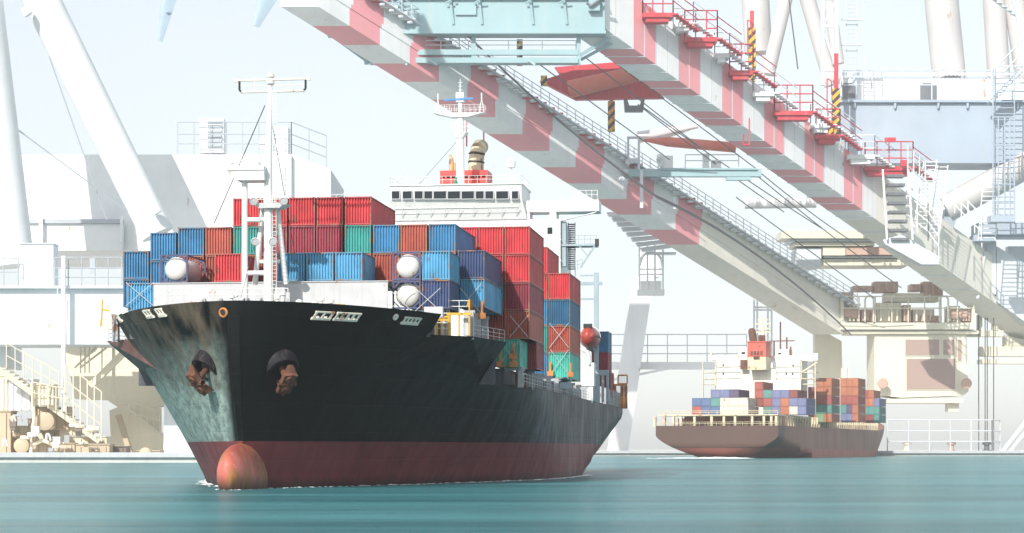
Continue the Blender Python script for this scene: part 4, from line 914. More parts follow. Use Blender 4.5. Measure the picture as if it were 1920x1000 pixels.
# churned wake under its stern
def foam(name, pts, seed, label, rmin, rmax):
    random.seed(seed); f = MB()
    for (x, y, r_) in pts:
        n_ = random.randint(6, 9); a0 = random.random() * 6; rr = random.uniform(rmin, rmax) * r_; hgt = random.uniform(.05, .22) * rr
        i = len(f.v); f.v.append(Vector((x, y, hgt)))
        for k in range(n_): a = a0 + 6.2832 * k / n_; q_ = rr * random.uniform(.6, 1.2); f.v.append(Vector((x + 1.8 * q_ * math.cos(a), y + .8 * q_ * math.sin(a), -.05)))
        for k in range(n_): f.f.append([i, i + 1 + k, i + 1 + (k + 1) % n_]); f.m.append(0)
    m = M.get('foam') or paint('foam', (.80, .84, .84), .9, .05, 0, streak=0); M['foam'] = m
    return tag(f.build(name, m), label, 'foam', kind='stuff')
random.seed(11); pts = []
for k in range(520):
    u = random.random(); t = random.uniform(-.98, .55) * HB; s_ = random.gauss(-1, 6) - 3; p = S2W(t, s_, 0); pts.append((p.x, p.y, random.uniform(.4, 1.5) * (1.3 - abs(t) / HB)))
foam('wake_foam', pts, 5, 'white churned wake foam at the stern of the brown ship', .7, 1.9)
pts = []
for k in range(1100):
    sd_ = random.choice((-1, 1, 1)); s_ = random.uniform(6, 150) ** 1.0; t = sd_ * (hb(s_, 0) + abs(random.gauss(0, .5)) + .02); p = SW(t, s_, 0); pts.append((p.x, p.y, random.uniform(.3, 1.0) * (1.6 if 20 < s_ < 40 and random.random() < .3 else 1)))
for k in range(110):
    a = random.uniform(0, 6.28); p = SW(1.75 * math.cos(a), 3.6 + 6.1 * math.sin(a), 0); pts.append((p.x, p.y, random.uniform(.2, .6)))
foam('bow_foam', pts, 6, 'thin white foam along the waterline of the black ship', .10, .46)
# ------------------------------------------------------------------ the great quay crane behind the ships
cw = lambda nm, c, **k: paint(nm, c, .5, .05, k.pop('rust', .02), (.45, .30, .2), k.pop('streak', .26), sc=.1, dirt=(.5, .46, .42), **k)
K = {'cr2': cw('boom_cream_white', (.80, .77, .68)), 'w': cw('crane_white', (.84, .84, .84)), 'r': cw('crane_red', (.84, .34, .37)), 'g': cw('crane_blue_grey', (.30, .45, .48)), 'lg': cw('crane_light_grey', (.62, .66, .70)),
     'bg': cw('portal_blue_grey', (.38, .45, .53)), 'dr': cw('deep_red', (.55, .03, .05)), 'or': cw('crane_orange', (.70, .16, .10)), 'cr': cw('crane_cream', (.74, .70, .56)),
     'br': cw('trolley_brown', (.56, .37, .29)), 'dk': cw('crane_dark_grey', (.13, .14, .16)), 'win': glass('cabin_glass', (.40, .29, .25), .2), 'rope': paint('steel_rope', (.10, .10, .11), .5, .1, 0, streak=0),
     'pw': cw('crane_pale', (.80, .82, .84)), 'tube': cw('tube_warm_grey', (.56, .54, .53))}
def stripes():
    m, n, b = nodes('hazard_stripes'); co = N(n, "ShaderNodeTexCoord").outputs["Object"]; sx = N(n, "ShaderNodeSeparateXYZ"); n.links.new(co, sx.inputs[0])
    f = math_(n, 'FRACT', math_(n, 'MULTIPLY', math_(n, 'ADD', sx.outputs[0], math_(n, 'SUBTRACT', sx.outputs[1], sx.outputs[2])), .24)); g = math_(n, 'GREATER_THAN', f, .5)
    n.links.new(mix(n, g, (.75, .40, .02), (.025, .025, .028)), b.inputs["Base Color"]); b.inputs["Roughness"].default_value = .5; return m
K['hz'] = stripes()
CO = P(1720, 853, 1040); CO.z = 1.9
crane = thing('quay_crane', 'towering white quay crane with red and white striped boom reaching over both ships', 'crane', CO)
def cb(mb, name, mats, smooth=False):
    o = mb.build(name, [K[m] for m in mats] if not isinstance(mats, str) else K[mats], crane, CO, smooth)
    if smooth: o.data.set_sharp_from_angle(angle=R(40))
    return o
U1 = Vector((197, 160, -102.3)); U2 = Vector((197, 160, -99.0))
G1, G2 = P(1136, 55, 900), P(785, 130, 900)
def beam(mb, G, U, prof, s_0, s_1, m): a = [G + U * s_0 + Vector((x, 0, z)) for x, z in prof]; b_ = [G + U * s_1 + Vector((x, 0, z)) for x, z in prof]; mb.hexa([a[0], a[1], b_[1], b_[0], a[3], a[2], b_[2], b_[3]], m)
# right girder: alternating white and red bands
rg = MB(); ds = .0521; s = -.02; k = 0
prof = [(-16.6, 0), (0, 0), (0, 23), (-16.6, 23)]
edges = [-.02] + [ds * (i + 1.18) for i in range(12)]
for i, (a, b_) in enumerate(zip(edges, edges[1:])): beam(rg, G1, U1, prof, a, b_, i % 2)
beam(rg, G1, U1, prof, edges[-1], edges[-1] + .04, 0); beam(rg, G1, U1, prof, edges[-1] + .04, 1.3, 3)
for i, a in enumerate(edges[1:] + [(p_ + q_) / 2 for p_, q_ in zip(edges, edges[1:])] + [.66, .72, .78, .84, .90, .96]): beam(rg, G1, U1, [(-16.9, -.25), (.12, -.25), (.12, 23), (-16.9, 23)], a - .0006, a + .0006, 2)
cb(rg, 'boom_girder', ['w', 'r', 'lg', 'cr2'])
# left girder: lower box, flange, upper web
lgd = MB(); e2 = [-.2 + .0605 * i for i in range(0, 15)]
P1 = [(-15.4, 0), (0, 0), (0, 7.2), (-15.4, 7.2)]; PF = [(-15.6, 7.21), (.7, 7.21), (.7, 9.0), (-15.6, 9.0)]; P2 = [(-12, 9.01), (-.9, 9.01), (-.9, 19.5), (-12, 19.5)]
for i, (a, b_) in enumerate(zip(e2, e2[1:])):
    col = 1 if i % 2 == 1 else 0
    beam(lgd, G2, U2, P1, a, b_, col); beam(lgd, G2, U2, PF, a, b_, col); beam(lgd, G2, U2, P2, a + .012, b_ + .012, col)
beam(lgd, G2, U2, P1, e2[-1], 1.04, 2); beam(lgd, G2, U2, PF, e2[-1], 1.04, 2); beam(lgd, G2, U2, P2, e2[-1] + .0121, 1.06, 2)
cb(lgd, 'boom_girder', ['w', 'r', 'cr2'])
# walkway along the left girder
wk = MB(); wr_ = MB(); lam = MB()
for i in range(64):
    a = -.13 + i * .0188; p = G2 + U2 * a + Vector((0, 0, 17.0)); red = int((a + .2) / .0605) % 2 == 1 and a < .63
    wk.box(p.x - .8, p.x + 6.2, p.y - .6, p.y + .9, p.z - 1.0, p.z - .15, 1 if red else 0); lam.lathe((p.x + 3.8, p.y, p.z - 2.6), (0, 0, 1), [(0, .02), (.1, 1.3), (.9, 1.5), (1.5, .6), (1.6, .02)], 8)
wk2 = [G2 + U2 * a + Vector((2.4, 0, 16.6)) for a in (-.14, 1.05)]
wk.bar(wk2[0], wk2[1], 5.6, .5, 2)
cb(wk, 'walkway', ['w', 'dr', 'lg']); cb(lam, 'walkway_lamp_row', 'lg')
wr_.rail([G2 + U2 * -.14 + Vector((5.4, 0, 16.9)), G2 + U2 * 1.05 + Vector((5.4, 0, 16.9))], 5.2, 5.4, .20, rails=(1, .6, .25)); cb(wr_, 'walkway_railing', 'lg')
# platforms, stairs and rails on top of the right girder
for i, (px0, px1, py, m_) in enumerate(((1205, 1262, 24, 'dr'), (1262, 1300, 42, 'w'), (1284, 1345, 70, 'dr'), (1340, 1368, 100, 'w'), (1368, 1412, 132, 'dr'), (1412, 1452, 172, 'w'), (1452, 1524, 208, 'dr'), (1520, 1560, 232, 'w'), (1530, 1575, 252, 'dr'), (1590, 1640, 290, 'w'), (1622, 1712, 312, 'dr'))):
    Y = 900 + 160 * ((px0 - 1136) / 4000 * 900 / (197 - (px0 - 960) / 4000 * 160)) - 6
    pf = MB(); pf.pbox(px0, py, px1, py + 8, Y, 9); pf.pbox(px0 + 6, py + 8.2, px1 - 8, py + 17, Y + 1, 6)
    cb(pf, 'platform', m_)
    a, b_, c_, d_ = P(px0, py, Y), P(px1, py, Y), P(px1, py, Y + 9), P(px0, py, Y + 9)
    c_.z = d_.z = a.z
    ra = MB(); ra.rail([d_, a, b_, c_], 11.5 if m_ == 'dr' else 9, 5.0, .30 if m_ == 'dr' else .24, rails=(1, .66, .33)); cb(ra, 'platform_railing', m_)
    nxt = MB()
    for k in range(7):
        q_ = b_ + (U1.normalized() * (2.2 * k)); nxt.box(q_.x, q_.x + 2.4, q_.y, q_.y + 5, q_.z - .9, q_.z - .2)
    nxt.tube(b_ + Vector((0, 0, 9)), b_ + U1.normalized() * 16 + Vector((0, 0, 9)), .25, n=5); nxt.tube(b_ + Vector((0, 0, 5)), b_ + U1.normalized() * 16 + Vector((0, 0, 5)), .22, n=5)
    cb(nxt, 'step_flight', m_)
for px0, py0, px1, py1, Y in ((969, 74, 980, 122, 935), (1140, 190, 1153, 246, 960), (1404, 52, 1417, 152, 985), (1561, 166, 1575, 264, 1000), (1553, 226, 1562, 258, 998), (1014, 142, 1026, 160, 935)):
    hz = MB(); hz.pbox(px0, py0, px1, py1, Y, 3); cb(hz, 'hazard_post', 'hz')
hp = MB(); hp.pbox(1143, 120, 1150, 189.8, 961, 2); hp.pbox(1407, 20, 1414, 51.8, 986, 2); hp.pbox(1565, 100, 1572, 165.8, 1001, 2)
for px, py, Y in ((1408, 38, 985), (1557, 148, 1000)): hp.path([P(px - 6, py + 60, Y), P(px - 6, py, Y), P(px + 2, py + 4, Y), P(px + 2, py + 30, Y)], .3, 5)
cb(hp, 'post', 'dr')
rc = MB()
for px, py in ((1404, 252),): rc.path([P(px - 10, py, 940), P(px - 10, py + 20, 940), P(px + 1, py + 20, 940), P(px + 1, py - 30, 945)], .35, 5)
rc.cut(); rc.path([P(875, 215, 985), P(875, 275, 985)], .4); rc.cut(); rc.path([P(907, 215, 985), P(907, 272, 985)], .4); cb(rc, 'red_guard', 'dr')
# teal-grey cross beam at the boom tip, with its hanging frame
xb_ = MB(); xb_.pbox(615, -70, 1134, 61, 896, 9); xb_.pbox(612, 57, 1136, 63, 895.4, 10.2)
for px in (686, 750, 843, 897, 993, 1056): xb_.bar(P(px, -8, 894.5), P(px + 7, 46, 895.8), 1.0, .8); xb_.tube(P(px - 8, 6, 894), P(px + 10, -4, 892), .35, n=6)
xb_.pbox(854, 6, 893, 28, 895, 1); xb_.pbox(1104, -4, 1125, 20, 893, 3); xb_.pbox(615, -6, 1134, -1, 894.6, 1.3)
cb(xb_, 'boom_tip_beam', 'g')
eb = MB()
for k in range(9): p = P(1100 + 4 * k, 12 - abs(k - 2) * 3, 892); eb.tube(p, P(1104 + 4 * k, 12 - abs(k - 1) * 3, 892), .6, n=6)
cb(eb, 'cable_loop', 'dk')
hf = MB()
for px in (687, 888, 1085): hf.pbox(px - 4, 63.2, px + 4, 120, 900, 2.2)
hf.pbox(692, 93, 1084, 103, 899.6, 2); hf.pbox(692, 108, 1084, 118, 899, 6)
hf.bar(P(1088, 104, 900), P(1150, 66, 906), 1.5); hf.bar(P(1090, 112, 903), P(1160, 74, 909), 1.3); hf.bar(P(618, 64, 902), P(692, 118, 902), 2.0, 1.2)
for px in (750, 806, 990): hf.bar(P(px, 112, 898), P(px + 14, 122, 897), .9)
cb(hf, 'hanging_frame', 'g')
hr_ = MB(); hr_.rail([P(700, 95, 903), P(1080, 95, 903)], 4.2, 14, .2); cb(hr_, 'hanging_frame_railing', 'w')
# red stay bracket between the girders, with its tubes
rp_ = MB(); rp_.pprism([(1012, 152), (1075, 132), (1170, 128), (1212, 152), (1246, 184), (1080, 187)], 948, 4); rp_.pprism([(1040, 126), (1165, 116), (1165, 132), (1050, 140)], 956, 3); cb(rp_, 'stay_bracket', 'dr')
tb = MB(); tb.tube(P(1068, 168, 945), P(1196, 138, 938), 4.0, 3.6, n=16); cb(tb, 'stay_tube', 'or', True)
tb = MB(); tb.tube(P(1208, 263, 985), P(1250, 266, 984), .6, 2.2, n=12); tb.tube(P(1250, 266, 984), P(1380, 277, 980), 2.3, 2.4, n=12); cb(tb, 'stay_tube', 'or', True)
tb = MB(); tb.tube(P(1196, 258, 992), P(1308, 236, 992), 2.8, 1.2, n=12); tb.pprism([(1204, 250), (1250, 240), (1310, 234), (1290, 246), (1240, 262), (1204, 266)], 996, 2); cb(tb, 'stay_tube', 'w', True)
tb = MB(); tb.tube(P(1396, 382, 1030), P(1530, 380, 1030), 2.6, n=12); cb(tb, 'stay_tube', 'w', True)
yk = MB(); yk.pprism([(1170, 186), (1176, 186), (1180, 198), (1200, 198), (1203, 186), (1209, 186), (1206, 209), (1172, 209)], 946, 4); cb(yk, 'rope_yoke', 'dk')
# hanging spreader beam with sheaves
sp_ = MB(); sp_.pbox(1172, 317, 1428, 331, 972, 4); sp_.pbox(1238, 315, 1420, 318.5, 971, 8); sp_.pbox(1362, 331.2, 1408, 338, 972.3, 3); cb(sp_, 'trolley_beam', 'g')
bits = MB(); bits.rail([P(1285, 315, 973), P(1385, 315, 973)], 6, 24, .3); bits.pbox(1318, 288, 1330, 314.8, 974, 3); bits.pbox(1334, 300, 1352, 314.8, 975, 3); bits.pbox(1238, 292, 1262, 314.8, 973, 3); bits.tube(P(1236, 290, 972), P(1238, 312, 972), 1.2, n=8); cb(bits, 'trolley_beam_fitting', 'w')
for px, py, r_ in ((1184, 302, 5), (1192, 302, 5), (1178, 304, 5), (1166, 336, 5), (1172, 344, 5), (1172, 322, 6), (1236, 300, 4)):
    sv = MB(); sv.lathe(P(px, py, 968), (.5, -1, 0), [(-.6, .1), (-.6, 1.2), (0, 1.0), (.6, 1.2), (.6, .1)], 14); cb(sv, 'sheave', 'lg')
fpm = MB(); fpm.pbox(1176, 258, 1180, 312, 970, 1); fpm.pbox(1196, 256, 1200, 318, 970, 1); fpm.pbox(1176, 256, 1200, 260, 969.6, 1.8); fpm.pbox(1200, 318.2, 1206, 390, 971, 2); fpm.cut(); fpm.pbox(1262, 370, 1268, 392, 985, 2); cb(fpm, 'sheave_frame', 'lg')
# ropes
def sag(p, q_, d, r_, n_=10):
    mb = MB(); pts = [p.lerp(q_, i / n_) - Vector((0, 0, d * 4 * (i / n_) * (1 - i / n_))) for i in range(n_ + 1)]; mb.path(pts, r_, 5); cb(mb, 'hoist_rope', 'rope')
for a in ((1010, 120, 915, 1256, 300, 960, 0), (1196, 196, 948, 1470, 398, 1000, 1), (1204, 200, 948, 1540, 428, 1010, 1), (1076, 60, 910, 1425, 322, 975, 0), (1420, 330, 975, 1690, 540, 1040, 1), (1428, 326, 975, 1640, 480, 1030, 1.5), (1380, 370, 1000, 1640, 560, 1045, 0), (1100, 110, 915, 1330, 290, 962, 0)):
    sag(P(*a[:3]), P(*a[3:6]), a[6], .26)
for o_ in (0, 1.6): sag(P(878, 68, 902) + Vector((o_, 0, -o_)), P(1228, 366, 958) + Vector((o_, 0, -o_)), 3, .42)
for o_ in (0, 1.4): sag(P(1228, 366, 958) + Vector((o_, 0, -o_)), P(1590, 622, 1055) + Vector((o_, 0, -o_)), -6, .36)
# big portal beam with walkway, building behind, tubes and legs
pb = MB(); pb.pbox(1574, 192, 2040, 306, 1030, 26); pb.pbox(1572, 187, 2042, 191.8, 1028, 30)
for px in (1600, 1676, 1757, 1812, 1906): pb.pprism([(px, 192), (px + 5, 192), (px + 4, 202), (px + 1, 204)], 1028.5, 1.4)
cb(pb, 'portal_beam', 'bg')
rl2 = MB(); rl2.rail([P(1578, 187, 1029), P(1860, 187, 1029)], 14, 13.5, .32, rails=(1, .5)); rl2.cut(); rl2.rail([P(1866, 187, 1029), P(1930, 187, 1029)], 16, 8, .35, rails=(1, .75, .5, .25)); cb(rl2, 'portal_railing', 'lg')
hu = MB(); hu.pbox(1576, 146, 2000, 187, 1052, 4); 
for k in range(58): hu.tube(P(1560 + k * 7, 139, 1050), P(1560 + k * 7, 139, 1066), .9, n=6)
cb(hu, 'machine_house', 'pw')
for px0, px1 in ((1577, 1604), (1726, 1756)):
    hv = MB(); hv.pbox(px0, 160, px1, 186.5, 1051, 1.2); hv.pbox(px0 + 4, 156, px1 - 7, 160, 1051.3, 1); cb(hv, 'air_vent', 'dk')
for a in ((1762, -30, 1785, 200, 1075, 33), (1862, -30, 1876, 200, 1080, 22), (1900, -30, 1935, 200, 1078, 24), (1550, -30, 1572, 120, 1070, 12)):
    tb = MB(); tb.tube(P(a[0], a[1], a[4]), P(a[2], a[3], a[4]), a[5] / F * a[4] * .95, n=20); cb(tb, 'leg_tube', 'tube', True)
for a in ((1480, -30, 1440, 140, 1072, 13), (1506, -30, 1560, 160, 1074, 15), (1415, -30, 1422, 100, 1090, 26)):
    tb = MB(); tb.tube(P(a[0], a[1], a[4]), P(a[2], a[3], a[4]), a[5] / F * a[4], n=16); cb(tb, 'stay_tube', 'tube', True)
sag(P(1478, -10, 1060), P(1496, 130, 1060), 0, .35, 2)
lt = MB()
for px in (1542, 1568): lt.pbox(px - 3, -30, px + 4, 160, 1012, 2)
for py in (-5, 46, 128): lt.pbox(1546, py, 1566, py + 6, 1012.4, 1.2)
lt.bar(P(1544, 60, 1013), P(1567, 124, 1013), .9); lt.bar(P(1567, 2, 1013), P(1546, 40, 1013), .9); cb(lt, 'lattice_mast', 'lg')
ld = MB(); ld.ladder(P(1597, -20, 1022), P(1597, 90, 1022), (2.6, 0, 0), 14, .28); ld.ladder(P(1597, 90, 1022), P(1592, 150, 1022), (2.6, 0, 0), 5, .25); ld.tube(P(1619, -20, 1018), P(1619, 92, 1018), .25); ld.tube(P(1619, 92, 1018), P(1626, 150, 1018), .25)
for py in (37, 85): ld.tube(P(1578, py, 1019), P(1620, py, 1019), .45, n=6)
cb(ld, 'ladder', 'lg')
rst = MB()
p, q_ = P(1862, -10, 1016), P(1935, 60, 1016)
p, q_ = P(1858, 192, 1015), P(1950, 95, 1015); rst.bar(p, q_, .8, 1.2); rst.bar(p + Vector((0, 7, 0)), q_ + Vector((0, 7, 0)), .8, 1.2); rst.tube(p + Vector((0, 0, 14)), q_ + Vector((0, 0, 14)), .35); rst.tube(p + Vector((0, 0, 8)), q_ + Vector((0, 0, 8)), .3)
for k in range(16): c_ = p.lerp(q_, (k + .5) / 16); rst.box(c_.x - 1.2, c_.x + 1.2, c_.y + .3, c_.y + 6.8, c_.z - .2, c_.z + .2)
rst.bar(P(1895, -20, 1012), P(1925, 110, 1012), 1.1); rst.bar(P(1858, -4, 1018), P(1904, 30, 1018), 1.6, .6)
for k in range(5): c_ = P(1866 + 9 * k, -2 + 7 * k, 1016); rst.box(c_.x - 1.2, c_.x + 1.4, c_.y, c_.y + 3, c_.z - .2, c_.z + .3)
cb(rst, 'stair', 'lg')
cg = MB(); cg.ladder(P(1884, 130, 1010), P(1884, 420, 1010), (4.6, 0, 0), 26, .3)
for py in (220, 273, 346, 378, 412): cg.tube(P(1862, py, 1006), P(1902, py, 1006), .35, n=6)
for px in (1862, 1872, 1884, 1894, 1902): cg.tube(P(px, 220 if px > 1870 else 130, 1006), P(px, 412, 1006), .35, n=6)
cg.pbox(1858, 404, 1904, 416, 1005, 8); cb(cg, 'caged_ladder', 'bg')
# red end platform stair and lower landing
es = MB()
for k in range(8): y_ = 327 + 17 * k; es.pbox(1663 + k * 1.2, y_, 1696 + k * 1.2, y_ + 5, 985 - k * .4, 6)
cb(es, 'stair_tread', 'dk'); er = MB()
for px in (1655, 1703): er.bar(P(px, 318, 984), P(px + 8, 450, 982), .8); 
er.rail([P(1700, 420, 990), P(1740, 452, 990), P(1760, 480, 990)], 18, 6, .3, rails=(1, .75, .5, .25)); er.rail([P(1702, 330, 986), P(1735, 360, 996)], 14, 5, .3, rails=(1, .66, .33)); er.ladder(P(1745, 300, 1000), P(1725, 430, 1000), (3, 0, 0), 18, .3); er.ladder(P(1768, 310, 1004), P(1752, 440, 1004), (2.4, 0, 0), 18, .3)
er.rail([P(1790, 400, 1012), P(1840, 450, 1012)], 12, 5, .28, rails=(1, .66, .33)); er.ladder(P(1860, 330, 1015), P(1850, 450, 1015), (4, 0, 0), 14, .3); cb(er, 'stair_railing', 'w')
lp_ = MB(); lp_.pprism([(1655, 450), (1690, 440), (1762, 482), (1760, 496), (1728, 496), (1660, 458)], 984, 8); cb(lp_, 'landing', 'lg')
rbox = MB(); rbox.pbox(1660, 258, 1680, 266, 990, 2); rbox.cut(); rbox.pbox(1690, 300, 1702, 312, 990, 3); cb(rbox, 'signal_box', 'dr')
# right lower legs and beams
tb = MB(); tb.tube(P(1774, 392, 1040), P(1930, 306, 1032), 6.8, n=20); cb(tb, 'portal_brace', 'tube', True)
kn = MB(); kn.pprism([(1773, 392), (1796, 404), (1782, 446), (1776, 492), (1757, 480)], 1062, 10); cb(kn, 'leg_plate', 'bg')
lw_ = MB(); lw_.pprism([(1784, 440), (1838, 448), (1852, 552), (1826, 534), (1778, 500)], 1072, 14); cb(lw_, 'leg_panel', 'pw')
hbm = MB(); hbm.pbox(1834, 418, 2030, 440, 1046, 16); hbm.pbox(1826, 440.4, 1866, 452, 1048, 10); hbm.pbox(1866, 441, 2030, 446, 1049, 10); cb(hbm, 'side_beam', 'bg')
lc = MB(); lc.pbox(1852, 452.4, 1868, 552, 1062, 12); lc.pprism([(1869, 462), (2030, 560), (2030, 680), (1869, 566)], 1062, 14); lc.pbox(1890, 462, 2030, 520, 1077, 6); cb(lc, 'leg_column', 'lg')
lg2 = MB(); lg2.tube(P(1838, 470, 1058), P(1832, 560, 1058), .6, n=6); lg2.tube(P(1848, 470, 1058), P(1834, 560, 1058), .6, n=6); cb(lg2, 'drain_pipe', 'lg')
# underside between the girders at the far end
us = MB()
for y0, y1, x0, x1, m_ in ((433, 447, 1465, 1660, 0), (449, 453, 1480, 1640, 1), (455, 461, 1490, 1640, 0), (463, 478, 1586, 1678, 2), (463, 479, 1543, 1585, 0), (480.5, 484, 1545, 1690, 1), (486, 498, 1540, 1704, 0), (466, 500, 1494, 1540, 1)):
    us.pbox(x0, y0, x1, y1, 1062 + (y0 - 433) * .2, 22, m_)
cb(us, 'trolley_girder', ['cr', 'lg', 'br'])
# portal leg and walkway seen under the boom, left of the far ship
pl_ = MB(); pl_.pprism([(1188, 520), (1226, 520), (1176, 858), (1138, 858)], 1090, 12); pl_.cut(); pl_.pbox(1200, 380, 1236, 519, 1092, 10); cb(pl_, 'portal_leg', 'pw')
pg = MB(); pg.pbox(1136, 679, 1545, 692, 1100, 10); pg.bar(P(1150, 712, 1098), P(1260, 690, 1098), 1.2); cb(pg, 'portal_tie', 'pw')
pr_ = MB(); pr_.rail([P(1140, 679, 1100), P(1400, 679, 1100)], 14.2, 10, .28, rails=(1, .6, .3)); cb(pr_, 'portal_tie_railing', 'lg')
tw = MB()
for px in (1414, 1420, 1440, 1447): tw.pbox(px - 1.6, 556, px + 1.6, 690, 1080, 1)
for py in (575, 580, 620, 660): tw.pbox(1414, py, 1446, py + 3, 1081.2, .8)
cb(tw, 'ladder_tower', 'pw')
dl = MB(); dl.pprism([(1528, 612), (1578, 640), (1580, 720), (1548, 720), (1546, 860), (1530, 860)], 1095, 8); dl.cut(); dl.pbox(1578, 690, 1586, 858, 1076, 4); dl.cut(); dl.pbox(1590, 690, 1593, 858, 1076, 2); cb(dl, 'portal_leg', 'cr')
ug = MB()
for k in range(8): ug.pprism([(1138 + 9 * k, 398 + 9.5 * k), (1200 + 8 * k, 398 + 8.5 * k), (1204 + 8 * k, 404 + 8.5 * k), (1142 + 9 * k, 405 + 9.5 * k)], 1012 + 4 * k, 5)
ug.pbox(1232, 437, 1298, 446, 1046, 8); ug.pbox(1210, 473, 1268, 476, 1046, 8); cb(ug, 'under_boom_stair', 'lg')
cgk = MB()
for px in (1199, 1214, 1228, 1243): cgk.tube(P(px, 460, 1050), P(px, 548, 1050), .5, n=6)
for py in (505, 515): cgk.tube(P(1199, py, 1050), P(1243, py, 1050), .35, n=6)
cgk.pbox(1196, 543, 1246, 553, 1048, 8); cgk.pbox(1202, 527, 1240, 543, 1050, 5); cgk.path([P(1199, 498, 1050), P(1204, 482, 1050), P(1212, 474, 1050), P(1222, 472, 1050), P(1232, 476, 1050), P(1240, 486, 1050), P(1243, 500, 1050)], .7, 6); cb(cgk, 'inspection_cage', 'w')
# ------------------------------------------------------------------ trolley and operator's cabin (runs along the boom)
TO = P(1700, 612, 1068); trol = thing('crane_trolley', 'cream trolley with railings and glazed operator cabin hanging under the crane boom', 'crane trolley', TO)
def tb_(mb, name, mats, smooth=False, par=None): return mb.build(name, [K[m] for m in mats] if not isinstance(mats, str) else K[mats], par or trol, TO, smooth)
t = MB(); t.pbox(1576, 605, 1830, 618, 1064, 26); t.pbox(1590, 620, 1835, 626, 1066, 20); t.pbox(1576, 556, 1582, 604.6, 1064, 4); t.pbox(1822, 580, 1828, 604.6, 1064, 4); tb_(t, 'trolley_frame', 'cr')
t = MB(); t.rail([P(1580, 605, 1064), P(1826, 605, 1064)], 13, 8.4, .32, rails=(1, .55)); 
for px in (1630, 1770): t.path([P(px - 8, 604, 1063), P(px - 8, 562, 1063), P(px - 5, 556, 1063), P(px + 5, 556, 1063), P(px + 8, 562, 1063), P(px + 8, 604, 1063)], .5, 6)
tb_(t, 'trolley_railing', 'cr')
random.seed(3)
for x0, y0, x1, y1, m_ in ((1590, 575, 1612, 604, 'cr'), (1614, 580, 1640, 604, 'br'), (1644, 568, 1690, 604, 'cr'), (1694, 572, 1708, 604, 'br'), (1712, 580, 1752, 604, 'cr'), (1728, 592, 1766, 604, 'br'), (1778, 574, 1800, 604, 'cr'), (1804, 578, 1820, 604, 'br'), (1600, 536, 1636, 546, 'br'), (1640, 528, 1684, 548, 'br'), (1708, 533, 1728, 546, 'br'), (1732, 528, 1768, 556, 'br'), (1560, 548, 1600, 580, 'br'), (1660, 550, 1760, 566, 'cr')):
    t = MB(); t.pbox(x0, y0, x1, y1, 1070 + random.uniform(-2, 6), 10)
    for k in range(3): xx = x0 + (x1 - x0) * (k + .5) / 3; t.pbox(xx - 1.5, y0 + 2, xx + 1.5, y1 - 2, 1066.5, 2)
    tb_(t, 'winch_housing', m_)
for px, py in ((1588, 586), (1806, 588), (1602, 588), (1790, 590)):
    t = MB(); t.lathe(P(px, py, 1066), (0, -1, 0), [(-1, .1), (-1, 2.6), (0, 2.6), (.4, 2.0), (.4, .1)], 18); tb_(t, 'wheel', 'br')
t = MB(); t.pprism([(1640, 622), (1812, 622), (1816, 734), (1806, 742), (1690, 746), (1640, 740)], 1068, 24); t.pbox(1664, 748, 1806, 756, 1066, 22); t.pbox(1778, 757, 1798, 772, 1070, 8); cab = tb_(t, 'operator_cabin', 'cr')
for x0, y0, x1, y1 in ((1698, 637, 1761, 666), (1769, 637, 1789, 665), (1700, 673, 1791, 730), (1796, 637, 1803, 676)):
    w_ = MB(); w_.pbox(x0 - 2, y0 - 2, x1 + 2, y1 + 2, 1067.6, 1); wo = tb_(w_, 'window', 'cr', par=cab); g_ = MB(); g_.pbox(x0, y0, x1, y1, 1067.3, .9); tb_(g_, 'pane', 'win', par=wo)
for px, py, Y in ((1812, 719, 1062), (1655, 719, 1062)):
    t = MB(); t.lathe(P(px, py, Y), (0, -1, 0), [(-.5, .05), (-.5, 2.7), (.3, 2.7), (.5, 2.3), (.5, .05)], 24); tb_(t, 'disc', 'br')
for px in (1835, 1847, 1851, 1863):
    mb = MB(); mb.tube(P(px, 575, 1074), P(px, 852, 1074), .28, n=5); cb(mb, 'hoist_rope', 'rope')
t = MB(); t.pbox(1800, 620, 1882, 631, 1078, 8); t.pbox(1840, 650, 1930, 668, 1082, 8); t.pbox(1840, 674, 1930, 682, 1080, 10); t.pprism([(1884, 628), (1930, 640), (1930, 650), (1884, 650)], 1084, 6); t.pbox(1834, 590, 1842, 619.5, 1078, 4); t.pbox(1862, 602, 1872, 619.5, 1078, 4); cb(t, 'boom_hinge_deck', 'cr')
# quay-side guard rail with small machines, behind the far ship's bow
qo = P(1770, 853, 1030); qo.z = 1.9
qr = MB(); qr.rail([P(1664, 848, 1030), P(1860, 848, 1030), P(1875, 848, 1040)], 15.5, 11, .30, rails=(1, .66, .33)); qrail = tag(qr.build('guard_rail', K['lg'], None, qo), 'pale guard rail on the quay edge right of the far ship bow', 'railing')
for px, lab in ((1700, 'small pale bollard behind the quay guard rail nearest the ship bow'), (1784, 'small brown bollard behind the quay guard rail, between two others'), (1850, 'small dark bollard behind the quay guard rail by the hoist ropes')):
    bo = MB(); p = P(px, 848, 1040); p.z = 1.9; bo.lathe(p, (0, 0, 1), [(0, 2.4), (.8, 2.2), (1.0, 1.4), (3.4, 1.2), (3.6, 2.2), (4.6, 2.2), (5.0, 1.2), (5.1, .02)], 14)
    tag(bo.build('bollard', K['cr' if px == 1700 else 'br' if px == 1784 else 'dk'], None, p), lab, 'bollard', 'bollards behind the guard rail')
po = P(1905, 853, 1034); po.z = 1.9
pk = MB(); pk.bar(P(1876, 850, 1034), P(1960, 742, 1034), 1.6); pk.bar(P(1890, 850, 1034), P(1970, 750, 1034), 1.4); pk.bar(P(1874, 851, 1034), P(1960, 846, 1034), 2); tag(pk.build('gangway', K['lg'], None, po), 'pale slanting gangway frame on the quay at the far right', 'gangway')
